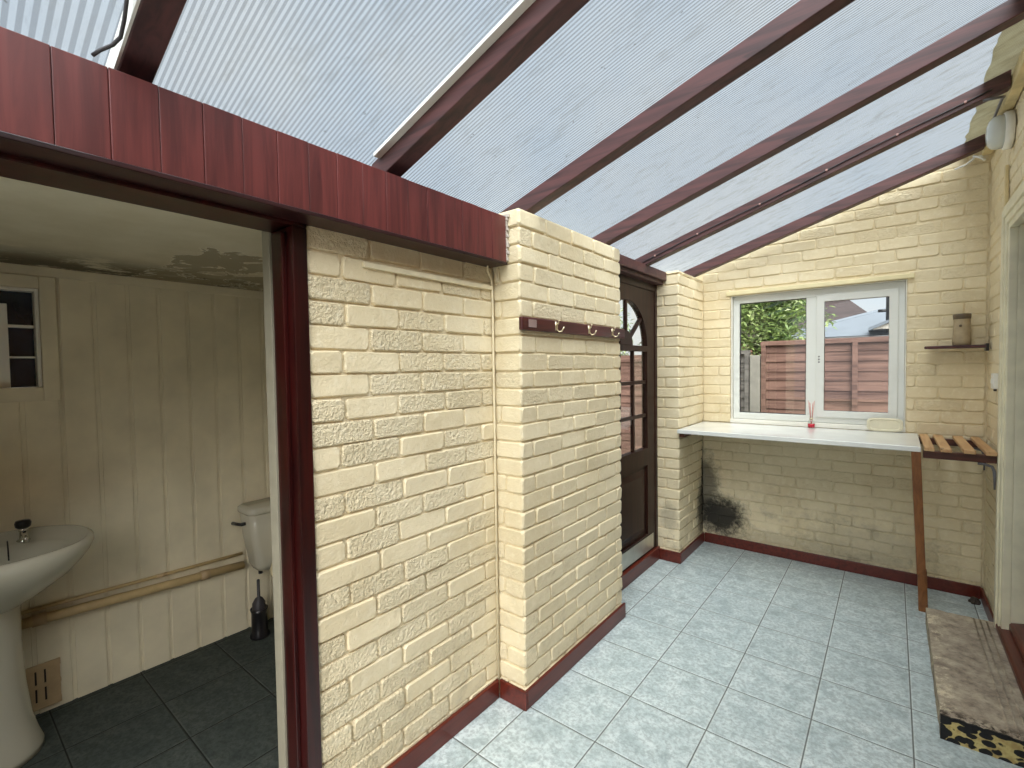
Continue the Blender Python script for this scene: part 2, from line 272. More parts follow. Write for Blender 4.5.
# ------------------------------------------------------------------ mesh helpers
class MB:
    def __init__(s): s.v = []; s.f = []; s.mi = []
    def add(s, vs, fs, mi=0):
        o = len(s.v); s.v += [tuple(p) for p in vs]; s.f += [tuple(i + o for i in f) for f in fs]; s.mi += [mi] * len(fs); return s
    def box(s, x0, x1, y0, y1, z0, z1, mi=0):
        vs = [(x, y, z) for z in (z0, z1) for y in (y0, y1) for x in (x0, x1)]
        return s.add(vs, [(0, 2, 3, 1), (4, 5, 7, 6), (0, 1, 5, 4), (2, 6, 7, 3), (0, 4, 6, 2), (1, 3, 7, 5)], mi)
    def hexa(s, lo, hi, mi=0):      # two quads (each 4 points in the same order)
        return s.add(list(lo) + list(hi), [(0, 3, 2, 1), (4, 5, 6, 7), (0, 1, 5, 4), (1, 2, 6, 5), (2, 3, 7, 6), (3, 0, 4, 7)], mi)
    def prism(s, pts, off, mi=0):   # polygon extruded along a vector
        n = len(pts); a = [Vector(p) for p in pts]; b = [p + Vector(off) for p in a]
        return s.add(a + b, [tuple(range(n))[::-1], tuple(range(n, 2 * n))] + [(i, (i + 1) % n, n + (i + 1) % n, n + i) for i in range(n)], mi)
    def tube(s, path, r, seg=10, mi=0, cap=True):
        P = [Vector(p) for p in path]; rs = r if isinstance(r, (list, tuple)) else [r] * len(P)
        t = (P[1] - P[0]).normalized(); up = Vector((0, 0, 1)) if abs(t.z) < 0.9 else Vector((1, 0, 0))
        nrm = t.cross(up).normalized(); vs = []; n = len(P)
        for i, p in enumerate(P):
            t = (P[min(i + 1, n - 1)] - P[max(i - 1, 0)]).normalized()
            nrm = (nrm - t * nrm.dot(t)).normalized(); b = t.cross(nrm)
            vs += [p + (nrm * math.cos(2 * math.pi * k / seg) + b * math.sin(2 * math.pi * k / seg)) * rs[i] for k in range(seg)]
        fs = [(i * seg + k, i * seg + (k + 1) % seg, (i + 1) * seg + (k + 1) % seg, (i + 1) * seg + k) for i in range(n - 1) for k in range(seg)]
        if cap: fs += [tuple(range(seg))[::-1], tuple(range((n - 1) * seg, n * seg))]
        return s.add(vs, fs, mi)
    def loft(s, rings, mi=0, cap0=True, cap1=True):
        n = len(rings[0]); vs = [p for r in rings for p in r]
        fs = [(i * n + k, i * n + (k + 1) % n, (i + 1) * n + (k + 1) % n, (i + 1) * n + k) for i in range(len(rings) - 1) for k in range(n)]
        if cap0: fs.append(tuple(range(n))[::-1])
        if cap1: fs.append(tuple(range((len(rings) - 1) * n, len(rings) * n)))
        return s.add(vs, fs, mi)
    def lathe(s, prof, c, axis='z', seg=28, mi=0):
        rings = []
        for r, h in prof:
            ring = []
            for k in range(seg):
                a = 2 * math.pi * k / seg; u, w = r * math.cos(a), r * math.sin(a)
                ring.append({'z': (c[0] + u, c[1] + w, c[2] + h), 'x': (c[0] + h, c[1] + u, c[2] + w), 'y': (c[0] + u, c[1] + h, c[2] + w)}[axis])
            rings.append(ring)
        return s.loft(rings, mi)

def ring_xz(mb, x0, x1, z0, z1, w, ya, yb):
    wl_, wr, wb, wt_ = w
    o = [(x0, z0), (x1, z0), (x1, z1), (x0, z1)]; i = [(x0 + wl_, z0 + wb), (x1 - wr, z0 + wb), (x1 - wr, z1 - wt_), (x0 + wl_, z1 - wt_)]
    vs = [(x, ya, z) for x, z in o + i] + [(x, yb, z) for x, z in o + i]
    fs = []
    for k in range(4):
        n = (k + 1) % 4; fs += [(k, n, 4 + n, 4 + k), (8 + k, 12 + k, 12 + n, 8 + n), (k, 8 + k, 8 + n, n), (4 + k, 4 + n, 12 + n, 12 + k)]
    return mb.add(vs, fs)
def base_of(p):
    o = Vector((0, 0, 0))
    while p is not None: o += Vector(p.location); p = p.parent
    return o
def obj(name, mb, mat, parent=None, smooth=False, bevel=0.0, label=None, seg=2):
    off = base_of(parent)
    if parent is None:              # own origin at the base centre
        xs = [v[0] for v in mb.v]; ys = [v[1] for v in mb.v]; zs = [v[2] for v in mb.v]
        loc = Vector(((min(xs) + max(xs)) / 2, (min(ys) + max(ys)) / 2, min(zs)))
    else: loc = Vector((0, 0, 0))
    me = bpy.data.meshes.new(name); me.from_pydata([Vector(v) - off - loc for v in mb.v], [], mb.f)
    mats = mat if isinstance(mat, (list, tuple)) else [mat]
    for m in mats: me.materials.append(m)
    if len(mats) > 1: me.polygons.foreach_set('material_index', mb.mi)
    bm = bmesh.new(); bm.from_mesh(me); bmesh.ops.recalc_face_normals(bm, faces=bm.faces); bm.to_mesh(me); bm.free()
    o = bpy.data.objects.new(name, me); C.objects.link(o); o.location = loc; o.parent = parent
    if bevel:
        b = o.modifiers.new('edge', 'BEVEL'); b.width = bevel; b.segments = seg; b.limit_method = 'ANGLE'; b.angle_limit = math.radians(40)
    if smooth:
        for p in me.polygons: p.use_smooth = True
    if label: o['label'] = label
    return o
def tag(o, label, cat, group=None):
    o['label'] = label; o['category'] = cat
    if group: o['group'] = group
    return o
def struct(o, label=None, cat=None):
    o['kind'] = 'structure'
    if label: o['label'] = label
    if cat: o['category'] = cat
    return o
def thing(name, label, cat, loc, group=None):
    o = bpy.data.objects.new(name, None); o.empty_display_size = 0.1; C.objects.link(o); o.location = loc
    return tag(o, label, cat, group)
def copy_tree(o, loc, label):
    r = o.copy(); C.objects.link(r); r.location = loc; r['label'] = label
    for ch in o.children:
        c = ch.copy(); C.objects.link(c); c.parent = r
        for gch in ch.children:
            d = gch.copy(); C.objects.link(d); d.parent = c
    return r
def B(*a): return MB().box(*a)

SL, Z0 = 0.32, 2.292                # slope and underside height (at x = 0) of the roof sheets
roofz = lambda x: Z0 + SL * x
rbot = lambda x: 2.218 + SL * x

# ------------------------------------------------------------------ brickwork
PITCH = 0.077
def bricks(mb, att, org, u, n, rows, L=0.225, seed=0, shift=0.0, lim=None, depth=0.009, cap=None):
    """rows: list of (z0, z1, [(a, b), ...]) free intervals along u; each brick is a rounded raised face."""
    rnd = random.Random(seed); org, u, n = Vector(org), Vector(u), Vector(n)
    for ri, (z0, z1, spans) in enumerate(rows):
        st = shift + (L / 2 if ri % 2 else 0) + rnd.uniform(-0.012, 0.012)
        for (a, b) in spans:
            k = math.floor((a - st) / L); cuts = [a]
            while True:
                k += 1; p = st + k * L + rnd.uniform(-0.008, 0.008)
                if p >= b - 0.03: break
                if p > cuts[-1] + 0.035: cuts.append(p)
            cuts.append(b)
            for i in range(len(cuts) - 1):
                g0 = 0.003 if i else 0.0005; g1 = 0.003 if i < len(cuts) - 2 else 0.0005
                x0, x1 = cuts[i] + g0, cuts[i + 1] - g1
                if x1 - x0 < 0.012: continue
                j = lambda s=0.0022: rnd.uniform(-s, s)
                y0, y1 = z0 + 0.0025 + j(0.002), z1 - 0.0025 + j(0.002); d = depth + j(0.0025); r = 0.009
                P2 = [(x0 + r, y0), (x1 - r, y0 + j()), (x1, y0 + r), (x1, y1 - r), (x1 - r, y1 + j()), (x0 + r, y1 + j()), (x0, y1 - r), (x0, y0 + r)]
                e = 0.0055; cx, cy = (x0 + x1) / 2, (y0 + y1) / 2
                ins = [(px + (e if px < cx else -e), py + (e if py < cy else -e)) for px, py in P2]
                tl = j(0.002)
                V = [org + u * px + Vector((0, 0, py)) for px, py in P2]
                V += [org + u * px + Vector((0, 0, py)) + n * (d * 0.7) for px, py in [(px + (0.002 if px < cx else -0.002), py + (0.002 if py < cy else -0.002)) for px, py in P2]]
                V += [org + u * px + Vector((0, 0, py)) + n * (d + tl * (1 if py > cy else -1)) for px, py in ins]
                fs = [(q, (q + 1) % 8, 8 + (q + 1) % 8, 8 + q) for q in range(8)] + [(8 + q, 8 + (q + 1) % 8, 16 + (q + 1) % 8, 16 + q) for q in range(8)] + [tuple(range(16, 24))]
                if cap: V = [Vector((p.x, p.y, min(p.z, cap(p.x)))) for p in V]
                mb.add(V, fs)
                att += [rnd.choice([0.08, 0.12, 0.2, 0.75, 1.0]) if lim is None else rnd.choice(lim)] * len(fs)
def set_att(o, n_plain, att):
    a = o.data.attributes.new('rough_face', 'FLOAT', 'FACE')
    a.data.foreach_set('value', [0.3] * n_plain + att)
def rows_full(z0, z1, spans): 
    r = []; z = z0
    while z < z1 - 0.02:
        r.append((z, min(z + PITCH, z1), spans if not callable(spans) else spans(z, min(z + PITCH, z1)))); z += PITCH
    return r
def wall(name, solid, faces, mat, label):
    att = []; npl = len(solid.f)
    for f in faces: bricks(solid, att, **f)
    o = obj(name, solid, mat, None); set_att(o, npl, att)
    return struct(o, label, 'wall')

ROUGH = [0.1, 0.15, 0.7, 1.0, 1.0]
SMOOTH = [0.06, 0.1, 0.12, 0.2, 0.5]
wall('wall_left', B(-0.27, -0.158, -1.56, -0.62, 0, 1.96),
     [dict(org=(-0.158, -1.546, 0), u=(0, 1, 0), n=(1, 0, 0), rows=rows_full(0.02, 1.955, [(0, 0.866)]), seed=3, lim=ROUGH)], M['brick'], 'cream painted brick wall panel beside the washroom opening')
wall('wall_pier', B(-0.27, -0.008, -0.672, 0.272, 0, 2.174),
     [dict(org=(-0.008, -0.680, 0), u=(0, 1, 0), n=(1, 0, 0), rows=rows_full(0.018, 2.175, [(0, 0.96)]), seed=5, lim=SMOOTH, shift=0.1),
      dict(org=(-0.150, -0.672, 0), u=(1, 0, 0), n=(0, -1, 0), rows=rows_full(0.018, 2.175, [(0, 0.15)]), seed=6, lim=SMOOTH, shift=0.04),
      dict(org=(-0.008, 0.272, 0), u=(-1, 0, 0), n=(0, 1, 0), rows=rows_full(0.018, 2.175, [(0, 0.16)]), seed=8, lim=SMOOTH, shift=0.1)], M['brick'], 'cream painted brick pier that carries the coat rack')
wall('wall_pier_corner', B(-0.27, -0.008, 1.258, 1.85, 0, 2.2),
     [dict(org=(-0.008, 1.25, 0), u=(0, 1, 0), n=(1, 0, 0), rows=rows_full(0.018, 2.2, [(0, 0.58)]), seed=11, lim=SMOOTH, shift=0.1),
      dict(org=(-0.24, 1.258, 0), u=(1, 0, 0), n=(0, -1, 0), rows=rows_full(0.018, 2.2, [(0, 0.24)]), seed=12, lim=SMOOTH, shift=0.02)], M['brick_pier'], 'narrow cream brick pier between the dark door and the window wall')
# end wall with the window opening x .215-1.315, z 1.05-2.045
WX0, WX1, WZ0, WZ1 = 0.215, 1.315, 1.05, 2.045
eb = MB(); Y0, Y1 = 1.838, 1.97
def gable(pts): eb.prism([(x, Y0, z) for x, z in pts], (0, Y1 - Y0, 0))
gable([(-0.27, 0), (1.85, 0), (1.85, WZ0), (-0.27, WZ0)])
gable([(-0.27, WZ0), (WX0, WZ0), (WX0, WZ1), (-0.27, WZ1)])
gable([(WX1, WZ0), (1.85, WZ0), (1.85, WZ1), (WX1, WZ1)])
gable([(-0.27, WZ1), (1.85, WZ1), (1.85, roofz(1.85) - 0.01), (-0.27, roofz(-0.27) - 0.01)])
def espans(z0, z1):
    lo = max(0.0, (z0 - (Z0 - 0.02)) / SL)
    if z0 < WZ1 and z1 > WZ0: return [(0, WX0), (WX1, 1.695)]
    return [(lo, 1.695)] if lo < 1.6 else []
wall('wall_back', eb, [dict(org=(0, Y0, 0), u=(1, 0, 0), n=(0, -1, 0), rows=rows_full(0.018, 2.83, espans), depth=0.006, cap=lambda x: roofz(x) - 0.004, seed=17, lim=SMOOTH, shift=0.13)], M['brick_mould'], 'cream painted brick end wall with the white window')
# right wall: brick next to the corner, door opening, unseen brown wall beyond
rb = MB()
rb.box(1.708, 1.95, 1.20, 1.97, 0, 2.82); rb.box(1.708, 1.95, 0.2, 1.20, 2.33, 2.82); 
wall('wall_right', rb, [dict(org=(1.708, 1.22, 0), u=(0, 1, 0), n=(-1, 0, 0), rows=rows_full(0.018, 2.74, [(0, 0.61)]), seed=21, depth=0.006, lim=SMOOTH, shift=0.05),
                        dict(org=(1.708, 0.2, 0), u=(0, 1, 0), n=(-1, 0, 0), rows=rows_full(2.33, 2.74, [(0, 1.01)]), seed=22, depth=0.006, lim=SMOOTH, shift=0.05)], M['brick'], 'cream brick right wall with the outer doorway')

struct(obj('wall_right_near', B(1.70, 1.95, -3.9, 0.199, 0, 2.82), plain('bounce_cutting_brown', srgb(150, 120, 98), 0.85, var=0.1, sc=12, bump=0.3)), 'unseen house wall nearer the washroom, brown to cut bounce', 'wall')  # unseen wall; brown tone chosen to cut light bounced into the washroom
# ------------------------------------------------------------------ floor, ground, washroom shell
struct(obj('floor', B(-0.212, 1.9, -3.9, 1.95, -0.12, 0.0), M['tiles']), 'grey mottled square tiled floor', 'floor')
struct(obj('floor_washroom', B(-1.75, -0.212, -3.9, -0.45, -0.12, 0.0), M['tiles_shaded']), 'grey mottled tiled washroom floor with its shade painted in', 'floor')
struct(obj('floor_doorstep', B(-0.45, -0.212, -0.45, 1.95, -0.12, -0.001), M['concrete']), 'concrete base under the piers', 'floor')
struct(obj('ground', B(-25, 25, -20, 40, -0.35, -0.125), M['ground']), 'garden ground outside', 'ground')
pw = MB(); PBX = -1.68
pw.box(PBX - 0.14, PBX - 0.006, -3.2, -0.5, 0, 1.44); pw.box(PBX - 0.14, PBX - 0.006, -3.2, -0.5, 1.87, 2.0)
pw.box(PBX - 0.14, PBX - 0.006, -3.2, -2.5, 1.44, 1.87); pw.box(PBX - 0.14, PBX - 0.006, -1.95, -0.5, 1.44, 1.87)
y = -3.2 + 0.05
while y < -0.55:
    for (za, zb) in ((0, 1.925),) if not (-2.56 < y + 0.06 < -1.90) else ((0, 1.385), (1.925, 1.925)):
        if zb - za < 0.05: continue
        pw.box(PBX - 0.006, PBX, y + 0.009, y + 0.117, za, zb); pw.box(PBX - 0.006, PBX - 0.003, y + 0.119, y + 0.124, za, zb)
    y += 0.1257
pw.box(PBX - 0.006, PBX + 0.006, -3.2, -0.5, 1.925, 1.967)
struct(obj('wall_washroom_back', pw, M['cream_panel'], None, False, 0.0015), 'cream vertical boarded wall inside the washroom', 'wall')
struct(obj('wall_washroom_far', B(-1.75, -0.27, -0.62, -0.5, 0, 1.967), M['cream_panel']), 'cream side wall inside the washroom', 'wall')
struct(obj('wall_washroom_near', B(-1.75, -0.27, -3.2, -3.1, 0, 1.967), M['cream_panel']), 'cream near side wall inside the washroom', 'wall')
struct(obj('wall_washroom_front', MB().box(-0.30, -0.272, -1.578, -0.62, 0, 1.967).box(-0.30, -0.15, -3.9, -2.95, 0, 1.967), M['cream_panel']), 'cream inner face of the washroom front wall', 'wall')
struct(obj('ceiling_washroom', B(-1.75, -0.20, -3.2, -0.5, 1.967, 2.06), M['peel']), 'stained and peeling cream washroom ceiling', 'ceiling')

# washroom opening: red-brown casing, white edge, header
tf = MB(); tf.box(-0.275, -0.142, -1.592, -1.546, 0, 1.925)
tf.box(-0.235, -0.18, -1.606, -1.592, 0, 1.912)
tf.box(-0.275, -0.142, -2.95, -1.546, 1.9255, 1.966); tf.box(-0.275, -0.142, -2.95, -2.904, 0, 1.925)
struct(obj('trim_1', tf, M['frame'], None, False, 0.003), 'dark red-brown timber casing round the washroom opening', 'door frame')
struct(obj('trim_2', MB().box(-0.325, -0.276, -1.598, -1.572, 0, 1.939).box(-0.325, -0.276, -2.95, -1.572, 1.94, 1.966), M['edging'], None, False, 0.002), 'off-white inner edging of the washroom opening', 'door frame')
# fascia: boarded boxing over the opening
fa = MB(); y = -0.698; k = 0
while y > -3.8:
    fa.box(-0.078, -0.058 - 0.0015 * (k % 2), y - 0.0877, y - 0.0003, 1.948, 2.143); y -= 0.0882; k += 1
struct(obj('trim_3', fa, M['cladding'], None, False, 0.0016), 'red-brown tongue and groove fascia boards', 'fascia')
lp = MB().box(-0.155, -0.052, -3.8, -0.698, 1.936, 1.948).box(-0.155, -0.079, -3.8, -0.698, 1.966, 2.135)
struct(obj('trim_4', lp, M['lip'], None, False, 0.002), 'dark soffit board under the fascia', 'fascia')
struct(obj('trim_5', B(-0.30, -0.20, -3.9, 1.84, 2.065, rbot(-0.30) - 0.004), M['lip']), 'dark wall plate under the low ends of the rafters', 'wall plate')
fl = MB()
for k in range(14):
    z = 1.955 + k * 0.0142; fl.box(-0.11, -0.052 + random.uniform(-0.006, 0.008), -0.6975, -0.684, z, z + 0.0142)
struct(obj('trim_6', fl, M['filler'], None, False, 0.002), 'rough grey-white filler strip between fascia and pier', 'filler')

# skirtings
sk = lambda *a: MB().box(*a)
for nm, mb, lb in (('baseboard_left', sk(-0.15, -0.134, -1.545, -0.699, 0, 0.085), 'red-brown skirting along the left brick panel'),
                   ('baseboard_pier_side', sk(-0.134, 0.014, -0.698, -0.684, 0, 0.085), 'red-brown skirting on the side of the coat rack pier'),
                   ('baseboard_pier', sk(0.0, 0.014, -0.684, 0.295, 0, 0.085), 'red-brown skirting on the face of the coat rack pier'),
                   ('baseboard_pier_corner_side', sk(-0.16, 0.014, 1.236, 1.25, 0, 0.085), 'short red-brown skirting beside the dark door'),
                   ('baseboard_pier_corner', sk(0.0, 0.014, 1.25, 1.816, 0, 0.08), 'red-brown skirting on the narrow pier'),
                   ('baseboard_back', sk(0.014, 1.69, 1.816, 1.83, 0, 0.08), 'red-brown skirting along the end wall'),
                   ('baseboard_right', sk(1.688, 1.70, 1.28, 1.816, 0, 0.075), 'red-brown skirting behind the step')):
    struct(obj(nm, mb, M['skirting'], None, False, 0.004), lb, 'skirting')

# ------------------------------------------------------------------ roof: sheets between the rafters, rafters, plate
RY = [-2.709, -1.989, -1.262, -0.558, 0.194, 0.857, 1.639]; RW = 0.065  # the first rafter is out of view, added for the shadows it casts
lab = [None, 'thick dark rafter at the near end with a white strip, beside a hooked cable', 'rafter above the boarded fascia, pale strip on its upper side', 'rafter that meets the near corner of the coat rack pier',
       'rafter just beyond the coat rack pier top', 'rafter with a thin clipped cable along its side', 'last rafter close to the window wall']
rafters = []
for i, y in enumerate(RY):
    xa, xb = -0.21, 1.652
    lo = [(xa, y, rbot(xa)), (xb, y, rbot(xb)), (xb, y + RW, rbot(xb)), (xa, y + RW, rbot(xa))]
    hi = [(xa, y, roofz(xa) - 0.001), (xb, y, roofz(xb) - 0.001), (xb, y + RW, roofz(xb) - 0.001), (xa, y + RW, roofz(xa) - 0.001)]
    o = obj('rafter', MB().hexa(lo, hi), M['rafter'], None, False, 0.003)
    tag(o, lab[i] or 'unseen rafter behind the camera, added for its shadows', 'rafter', 'roof rafters'); rafters.append(o)
    if i == 1:
        lo = [(xa, y - 0.006, rbot(xa) + 0.004), (xb, y - 0.006, rbot(xb) + 0.004), (xb, y - 0.0005, rbot(xb) + 0.004), (xa, y - 0.0005, rbot(xa) + 0.004)]
        hi = [(a, b, roofz(a) - 0.013) for a, b, c in lo]
        obj('side_strip', MB().hexa(lo, hi), M['white_plastic'], o, label='white strip along its near side')
    if i == 2:                 # pale joint strip under the sheet edge, on the near side
        w = 0.022 if i == 1 else 0.026
        lo = [(xa + .05, y - w, roofz(xa + .05) - 0.012), (xb, y - w, roofz(xb) - 0.012), (xb, y - 0.0005, roofz(xb) - 0.012), (xa + .05, y - 0.0005, roofz(xa + .05) - 0.012)]
        hi = [(a, b, roofz(a) - 0.0005) for a, b, c in lo]
        obj('joint_strip', MB().hexa(lo, hi), M['white_plastic'], o, label='white plastic strip under the sheet joint')
edges = [-3.4] + [y + RW / 2 for y in RY] + [1.99]
names = ['behind the near end', 'over the near rafter', 'between the near rafter and the next', 'over the pier corner', 'over the coat rack pier', 'before the cable rafter', 'between the cable rafter and the last', 'over the window wall']
for i in range(len(edges) - 1):
    a, b = edges[i] + 0.001, edges[i + 1] - 0.001; xa, xb = -0.36, 1.70
    if i == 7: a += 0.0
    lo = [(xa, a, roofz(xa)), (xb, a, roofz(xb)), (xb, b, roofz(xb)), (xa, b, roofz(xa))]; hi = [(p, q, r + 0.010) for p, q, r in lo]
    o = obj('ceiling', MB().add(lo, [(0, 1, 2, 3)]), M['roof_wide'] if i < 2 else M['roof'] if i < 5 else M['roof_grubby'])
    struct(o, 'ribbed translucent roof sheet ' + names[i], 'roof sheet')
# tan flashing laid over the high edge of the sheets (with a ragged edge) and the cream plate below
fm = MB(); n = 150; pts = []
for k in range(n + 1):
    y = -3.4 + 5.38 * k / n; pts.append((1.565 + random.uniform(-0.005, 0.005) + 0.003 * math.sin(k * 0.9), y))
vs = [(x, y, roofz(x) + 0.002) for x, y in pts] + [(1.95, y, roofz(1.95) + 0.002) for x, y in pts] + [(x, y, roofz(x) + 0.02) for x, y in pts] + [(1.95, y, roofz(1.95) + 0.02) for x, y in pts]
q = n + 1
fm.add(vs[:2 * q], [(k, k + 1, q + k + 1, q + k) for k in range(n)])
struct(obj('trim_7', fm, M['flashing']), 'tan flashing over the high edge of the roof', 'flashing')
struct(obj('trim_8', B(1.655, 1.70, -3.4, 1.80, 2.742, 2.80), M['lead'], None, False, 0.004), 'cream timber plate along the top of the right wall', 'wall plate')

# cables up at the roof
t = MB(); p0 = -2.022
pth = [(-0.057, -2.046, 2.153), (-0.045, -2.036, 2.163), (-0.028, -2.018, 2.176), (-0.012, -2.008, 2.190), (0.01, -2.006, 2.215), (0.05, -2.006, 2.262), (0.1, -2.006, roofz(0.1) - 0.012)]
pth += [(0.2 + 0.25 * k, -2.006 + 0.003 * math.sin(k * 2), roofz(0.2 + 0.25 * k) - 0.012) for k in range(6)]
tag(obj('roof_cable', t.tube(pth, 0.0036, 8), M['cable'], None, True), 'dark hooked cable running up beside the near thick rafter', 'cable')
cl = thing('clipped_cable', 'thin dark cable clipped along the side of a rafter, above the door', 'cable', (0, 0.84, 2.25))
yy = 0.851
pth = [(x, yy + 0.0015 * math.sin(x * 9), rbot(x) + 0.026 + 0.004 * math.sin(x * 7)) for x in [-0.12 + 0.09 * k for k in range(20)]]
obj('cable', MB().tube(pth, 0.0035, 6), M['cable'], cl, True)
for x in (-0.02, 0.26, 0.62, 0.95, 1.25, 1.5):
    z = rbot(x) + 0.026 + 0.004 * math.sin(x * 7)
    obj('clip', MB().box(x - 0.005, x + 0.005, yy - 0.005, yy + 0.0055, z - 0.004, z + 0.007), M['clip'], cl, False, 0.002, 'small pale cable clip')
tag(obj('loose_cable', MB().tube([(1.60, 1.60, 2.69), (1.62, 1.57, 2.67), (1.645, 1.575, 2.65), (1.645, 1.61, 2.66), (1.635, 1.625, 2.69), (1.61, 1.62, 2.69), (1.59, 1.60, 2.665), (1.565, 1.59, 2.645), (1.52, 1.60, 2.635)], 0.006, 8), M['white_plastic'], None, True),
    'looped pale cable hanging at the high end of the last rafter', 'cable')
tag(obj('lamp_cable', MB().tube([(1.56, 0.845, 2.705), (1.60, 0.842, 2.70), (1.635, 0.90, 2.72), (1.641, 1.0, 2.752), (1.642, 1.29, 2.752), (1.648, 1.36, 2.72), (1.69, 1.37, 2.66)], 0.006, 8), M['iron'], None, True),
    'grey cable draped between the cable rafter and the round wall lamp', 'cable')

# ------------------------------------------------------------------ wall mounted cable cover, corner cable
tag(obj('cable_trunking', B(-0.151, -0.136, -1.352, -0.70, 1.838, 1.857), M['cable_cream'], None, False, 0.003), 'thin cream cable cover strip across the top of the left brick panel', 'cable cover')
tag(obj('corner_cable', MB().tube([(-0.12, -0.745, 1.945), (-0.135, -0.735, 1.92), (-0.14, -0.705, 1.885), (-0.141, -0.697, 1.83), (-0.141, -0.696, 1.2), (-0.141, -0.696, 0.09)], [0.004, 0.004, 0.0045, 0.005, 0.005, 0.005], 8), M['cable_cream'], None, True), 'cream painted cable curling from the fascia down the inner wall corner', 'cable')

# ------------------------------------------------------------------ coat rack on the pier
cr0 = thing('coat_rack', 'dark red-brown wall coat rail with pale metal double hooks', 'coat rack', (0.003, -0.2, 1.655))
obj('rail', B(0.003, 0.024, -0.698, 0.288, 1.654, 1.712), M['rackwood'], cr0, False, 0.006)
obj('badge', B(0.024, 0.027, -0.655, -0.598, 1.668, 1.702), plain('rack_badge', srgb(148, 124, 118), 0.4), cr0, False, 0.001, 'small faded pale square plate')
for yh in (-0.44, -0.135, 0.125):
    h = MB()
    h.box(0.024, 0.027, yh - 0.009, yh + 0.009, 1.665, 1.705)
    h.tube([(0.026, yh, 1.672), (0.04, yh, 1.658), (0.052, yh + 0.004, 1.660), (0.058, yh + 0.008, 1.670), (0.060, yh + 0.010, 1.680)], [0.003, 0.0034, 0.0034, 0.003, 0.0036], 8)
    h.tube([(0.026, yh, 1.690), (0.036, yh, 1.695), (0.040, yh, 1.704), (0.041, yh, 1.712)], [0.003, 0.003, 0.003, 0.0036], 8)
    obj('hook', h, M['brass'], cr0, True, 0, 'pale metal double coat hook')

# ------------------------------------------------------------------ door_1: dark glazed door in the recess between the piers
DX = -0.19
d1 = bpy.data.objects.new('door_1', None); C.objects.link(d1); d1.location = (DX, 0.745, 0.0); struct(d1, 'dark brown door with an arched glazed top between the two piers', 'door')
DY0, DY1, DZ0, DZ1 = 0.29, 1.205, 0.10, 2.05
AC, AR, AZ = 0.745, 0.325, 1.64      # arch centre y, radius, springing height
ob = obj('frame', MB().box(-0.25, -0.165, 1.207, 1.25, 0.0, 2.13).box(-0.25, -0.165, 0.20, 0.288, 0.0, 2.13).box(-0.25, -0.165, 0.288, 1.207, 2.052, 2.13), M['door'], d1, False, 0.003)
# leaf: stiles, rails, arched head made as an extruded ring sector
lf = MB(); xf, xb_ = DX + 0.02, DX - 0.024
lf.box(xb_, xf, DY0, AC - AR, DZ0, DZ1); lf.box(xb_, xf, AC + AR, DY1, DZ0, DZ1)
lf.box(xb_, xf, AC - AR, AC + AR, 0.76, 0.885); lf.box(xb_, xf, AC - AR, AC + AR, DZ0, 0.24)
lf.box(xb_, xf, AC - AR, AC + AR, 1.60, 1.64)
NA = 24
for k in range(NA):
    a0, a1 = math.pi * k / NA, math.pi * (k + 1) / NA
    pa = (AC - AR * math.cos(a0), AZ + 0.31 * math.sin(a0)); pb = (AC - AR * math.cos(a1), AZ + 0.31 * math.sin(a1))
    lf.hexa([(xf, pa[0], pa[1]), (xf, pb[0], pb[1]), (xf, pb[0], DZ1), (xf, pa[0], DZ1)], [(xb_, pa[0], pa[1]), (xb_, pb[0], pb[1]), (xb_, pb[0], DZ1), (xb_, pa[0], DZ1)])
leaf = obj('door_leaf', lf, M['door'], d1)
gb = MB(); x0, x1 = DX - 0.012, DX + 0.012
for yc in (AC - AR / 3, AC + AR / 3): gb.box(x0, x1, yc - 0.013, yc + 0.013, 0.885, 1.60)
for zc in (1.13, 1.375): gb.box(x0 + 0.001, x1 - 0.001, AC - AR, AC + AR, zc - 0.013, zc + 0.013)
for a in (40, 90, 140):
    c, s_ = math.cos(math.radians(a)), math.sin(math.radians(a)); nx, nzz = -s_ * 0.013, c * 0.013
    p, q_ = (AC + 0.09 * c, AZ + 0.09 * s_), (AC + 0.322 * c, AZ + 0.306 * s_)
    gb.prism([(x0, p[0] + nx, p[1] + nzz), (x0, p[0] - nx, p[1] - nzz), (x0, q_[0] - nx, q_[1] - nzz), (x0, q_[0] + nx, q_[1] + nzz)], (x1 - x0, 0, 0))
gb.prism([(x0, AC + 0.1 * math.cos(math.pi * k / 12), AZ + 0.1 * math.sin(math.pi * k / 12)) for k in range(13)], (x1 - x0, 0, 0))
obj('glazing_bars', gb, M['door'], d1, False, 0.003)
obj('pane', MB().box(DX - 0.003, DX + 0.003, AC - AR, AC + AR, 0.885, 1.60), M['glass'], d1, label='clear rectangular glazing in nine lights')
obj('pane', MB().prism([(DX - 0.003, AC + AR * math.cos(math.pi * k / 24), AZ + 0.31 * math.sin(math.pi * k / 24)) for k in range(25)], (0.006, 0, 0)), M['glass'], d1, label='clear arched fanlight glazing')
pn = MB().box(DX - 0.012, DX + 0.004, AC - AR, AC + AR, 0.24, 0.76)
pn.hexa([(DX + 0.004, AC - AR + .03, .27), (DX + 0.004, AC + AR - .03, .27), (DX + 0.004, AC + AR - .03, .73), (DX + 0.004, AC - AR + .03, .73)], [(DX + 0.018, AC - AR + .07, .31), (DX + 0.018, AC + AR - .07, .31), (DX + 0.018, AC + AR - .07, .69), (DX + 0.018, AC - AR + .07, .69)])
obj('panel', pn, M['door'], d1)
obj('kick_plate', B(DX + 0.0205, DX + 0.024, DY0 + 0.02, 1.165, 0.115, 0.225), M['steel'], d1, False, 0.001, 'brushed silver kick plate along the door foot')
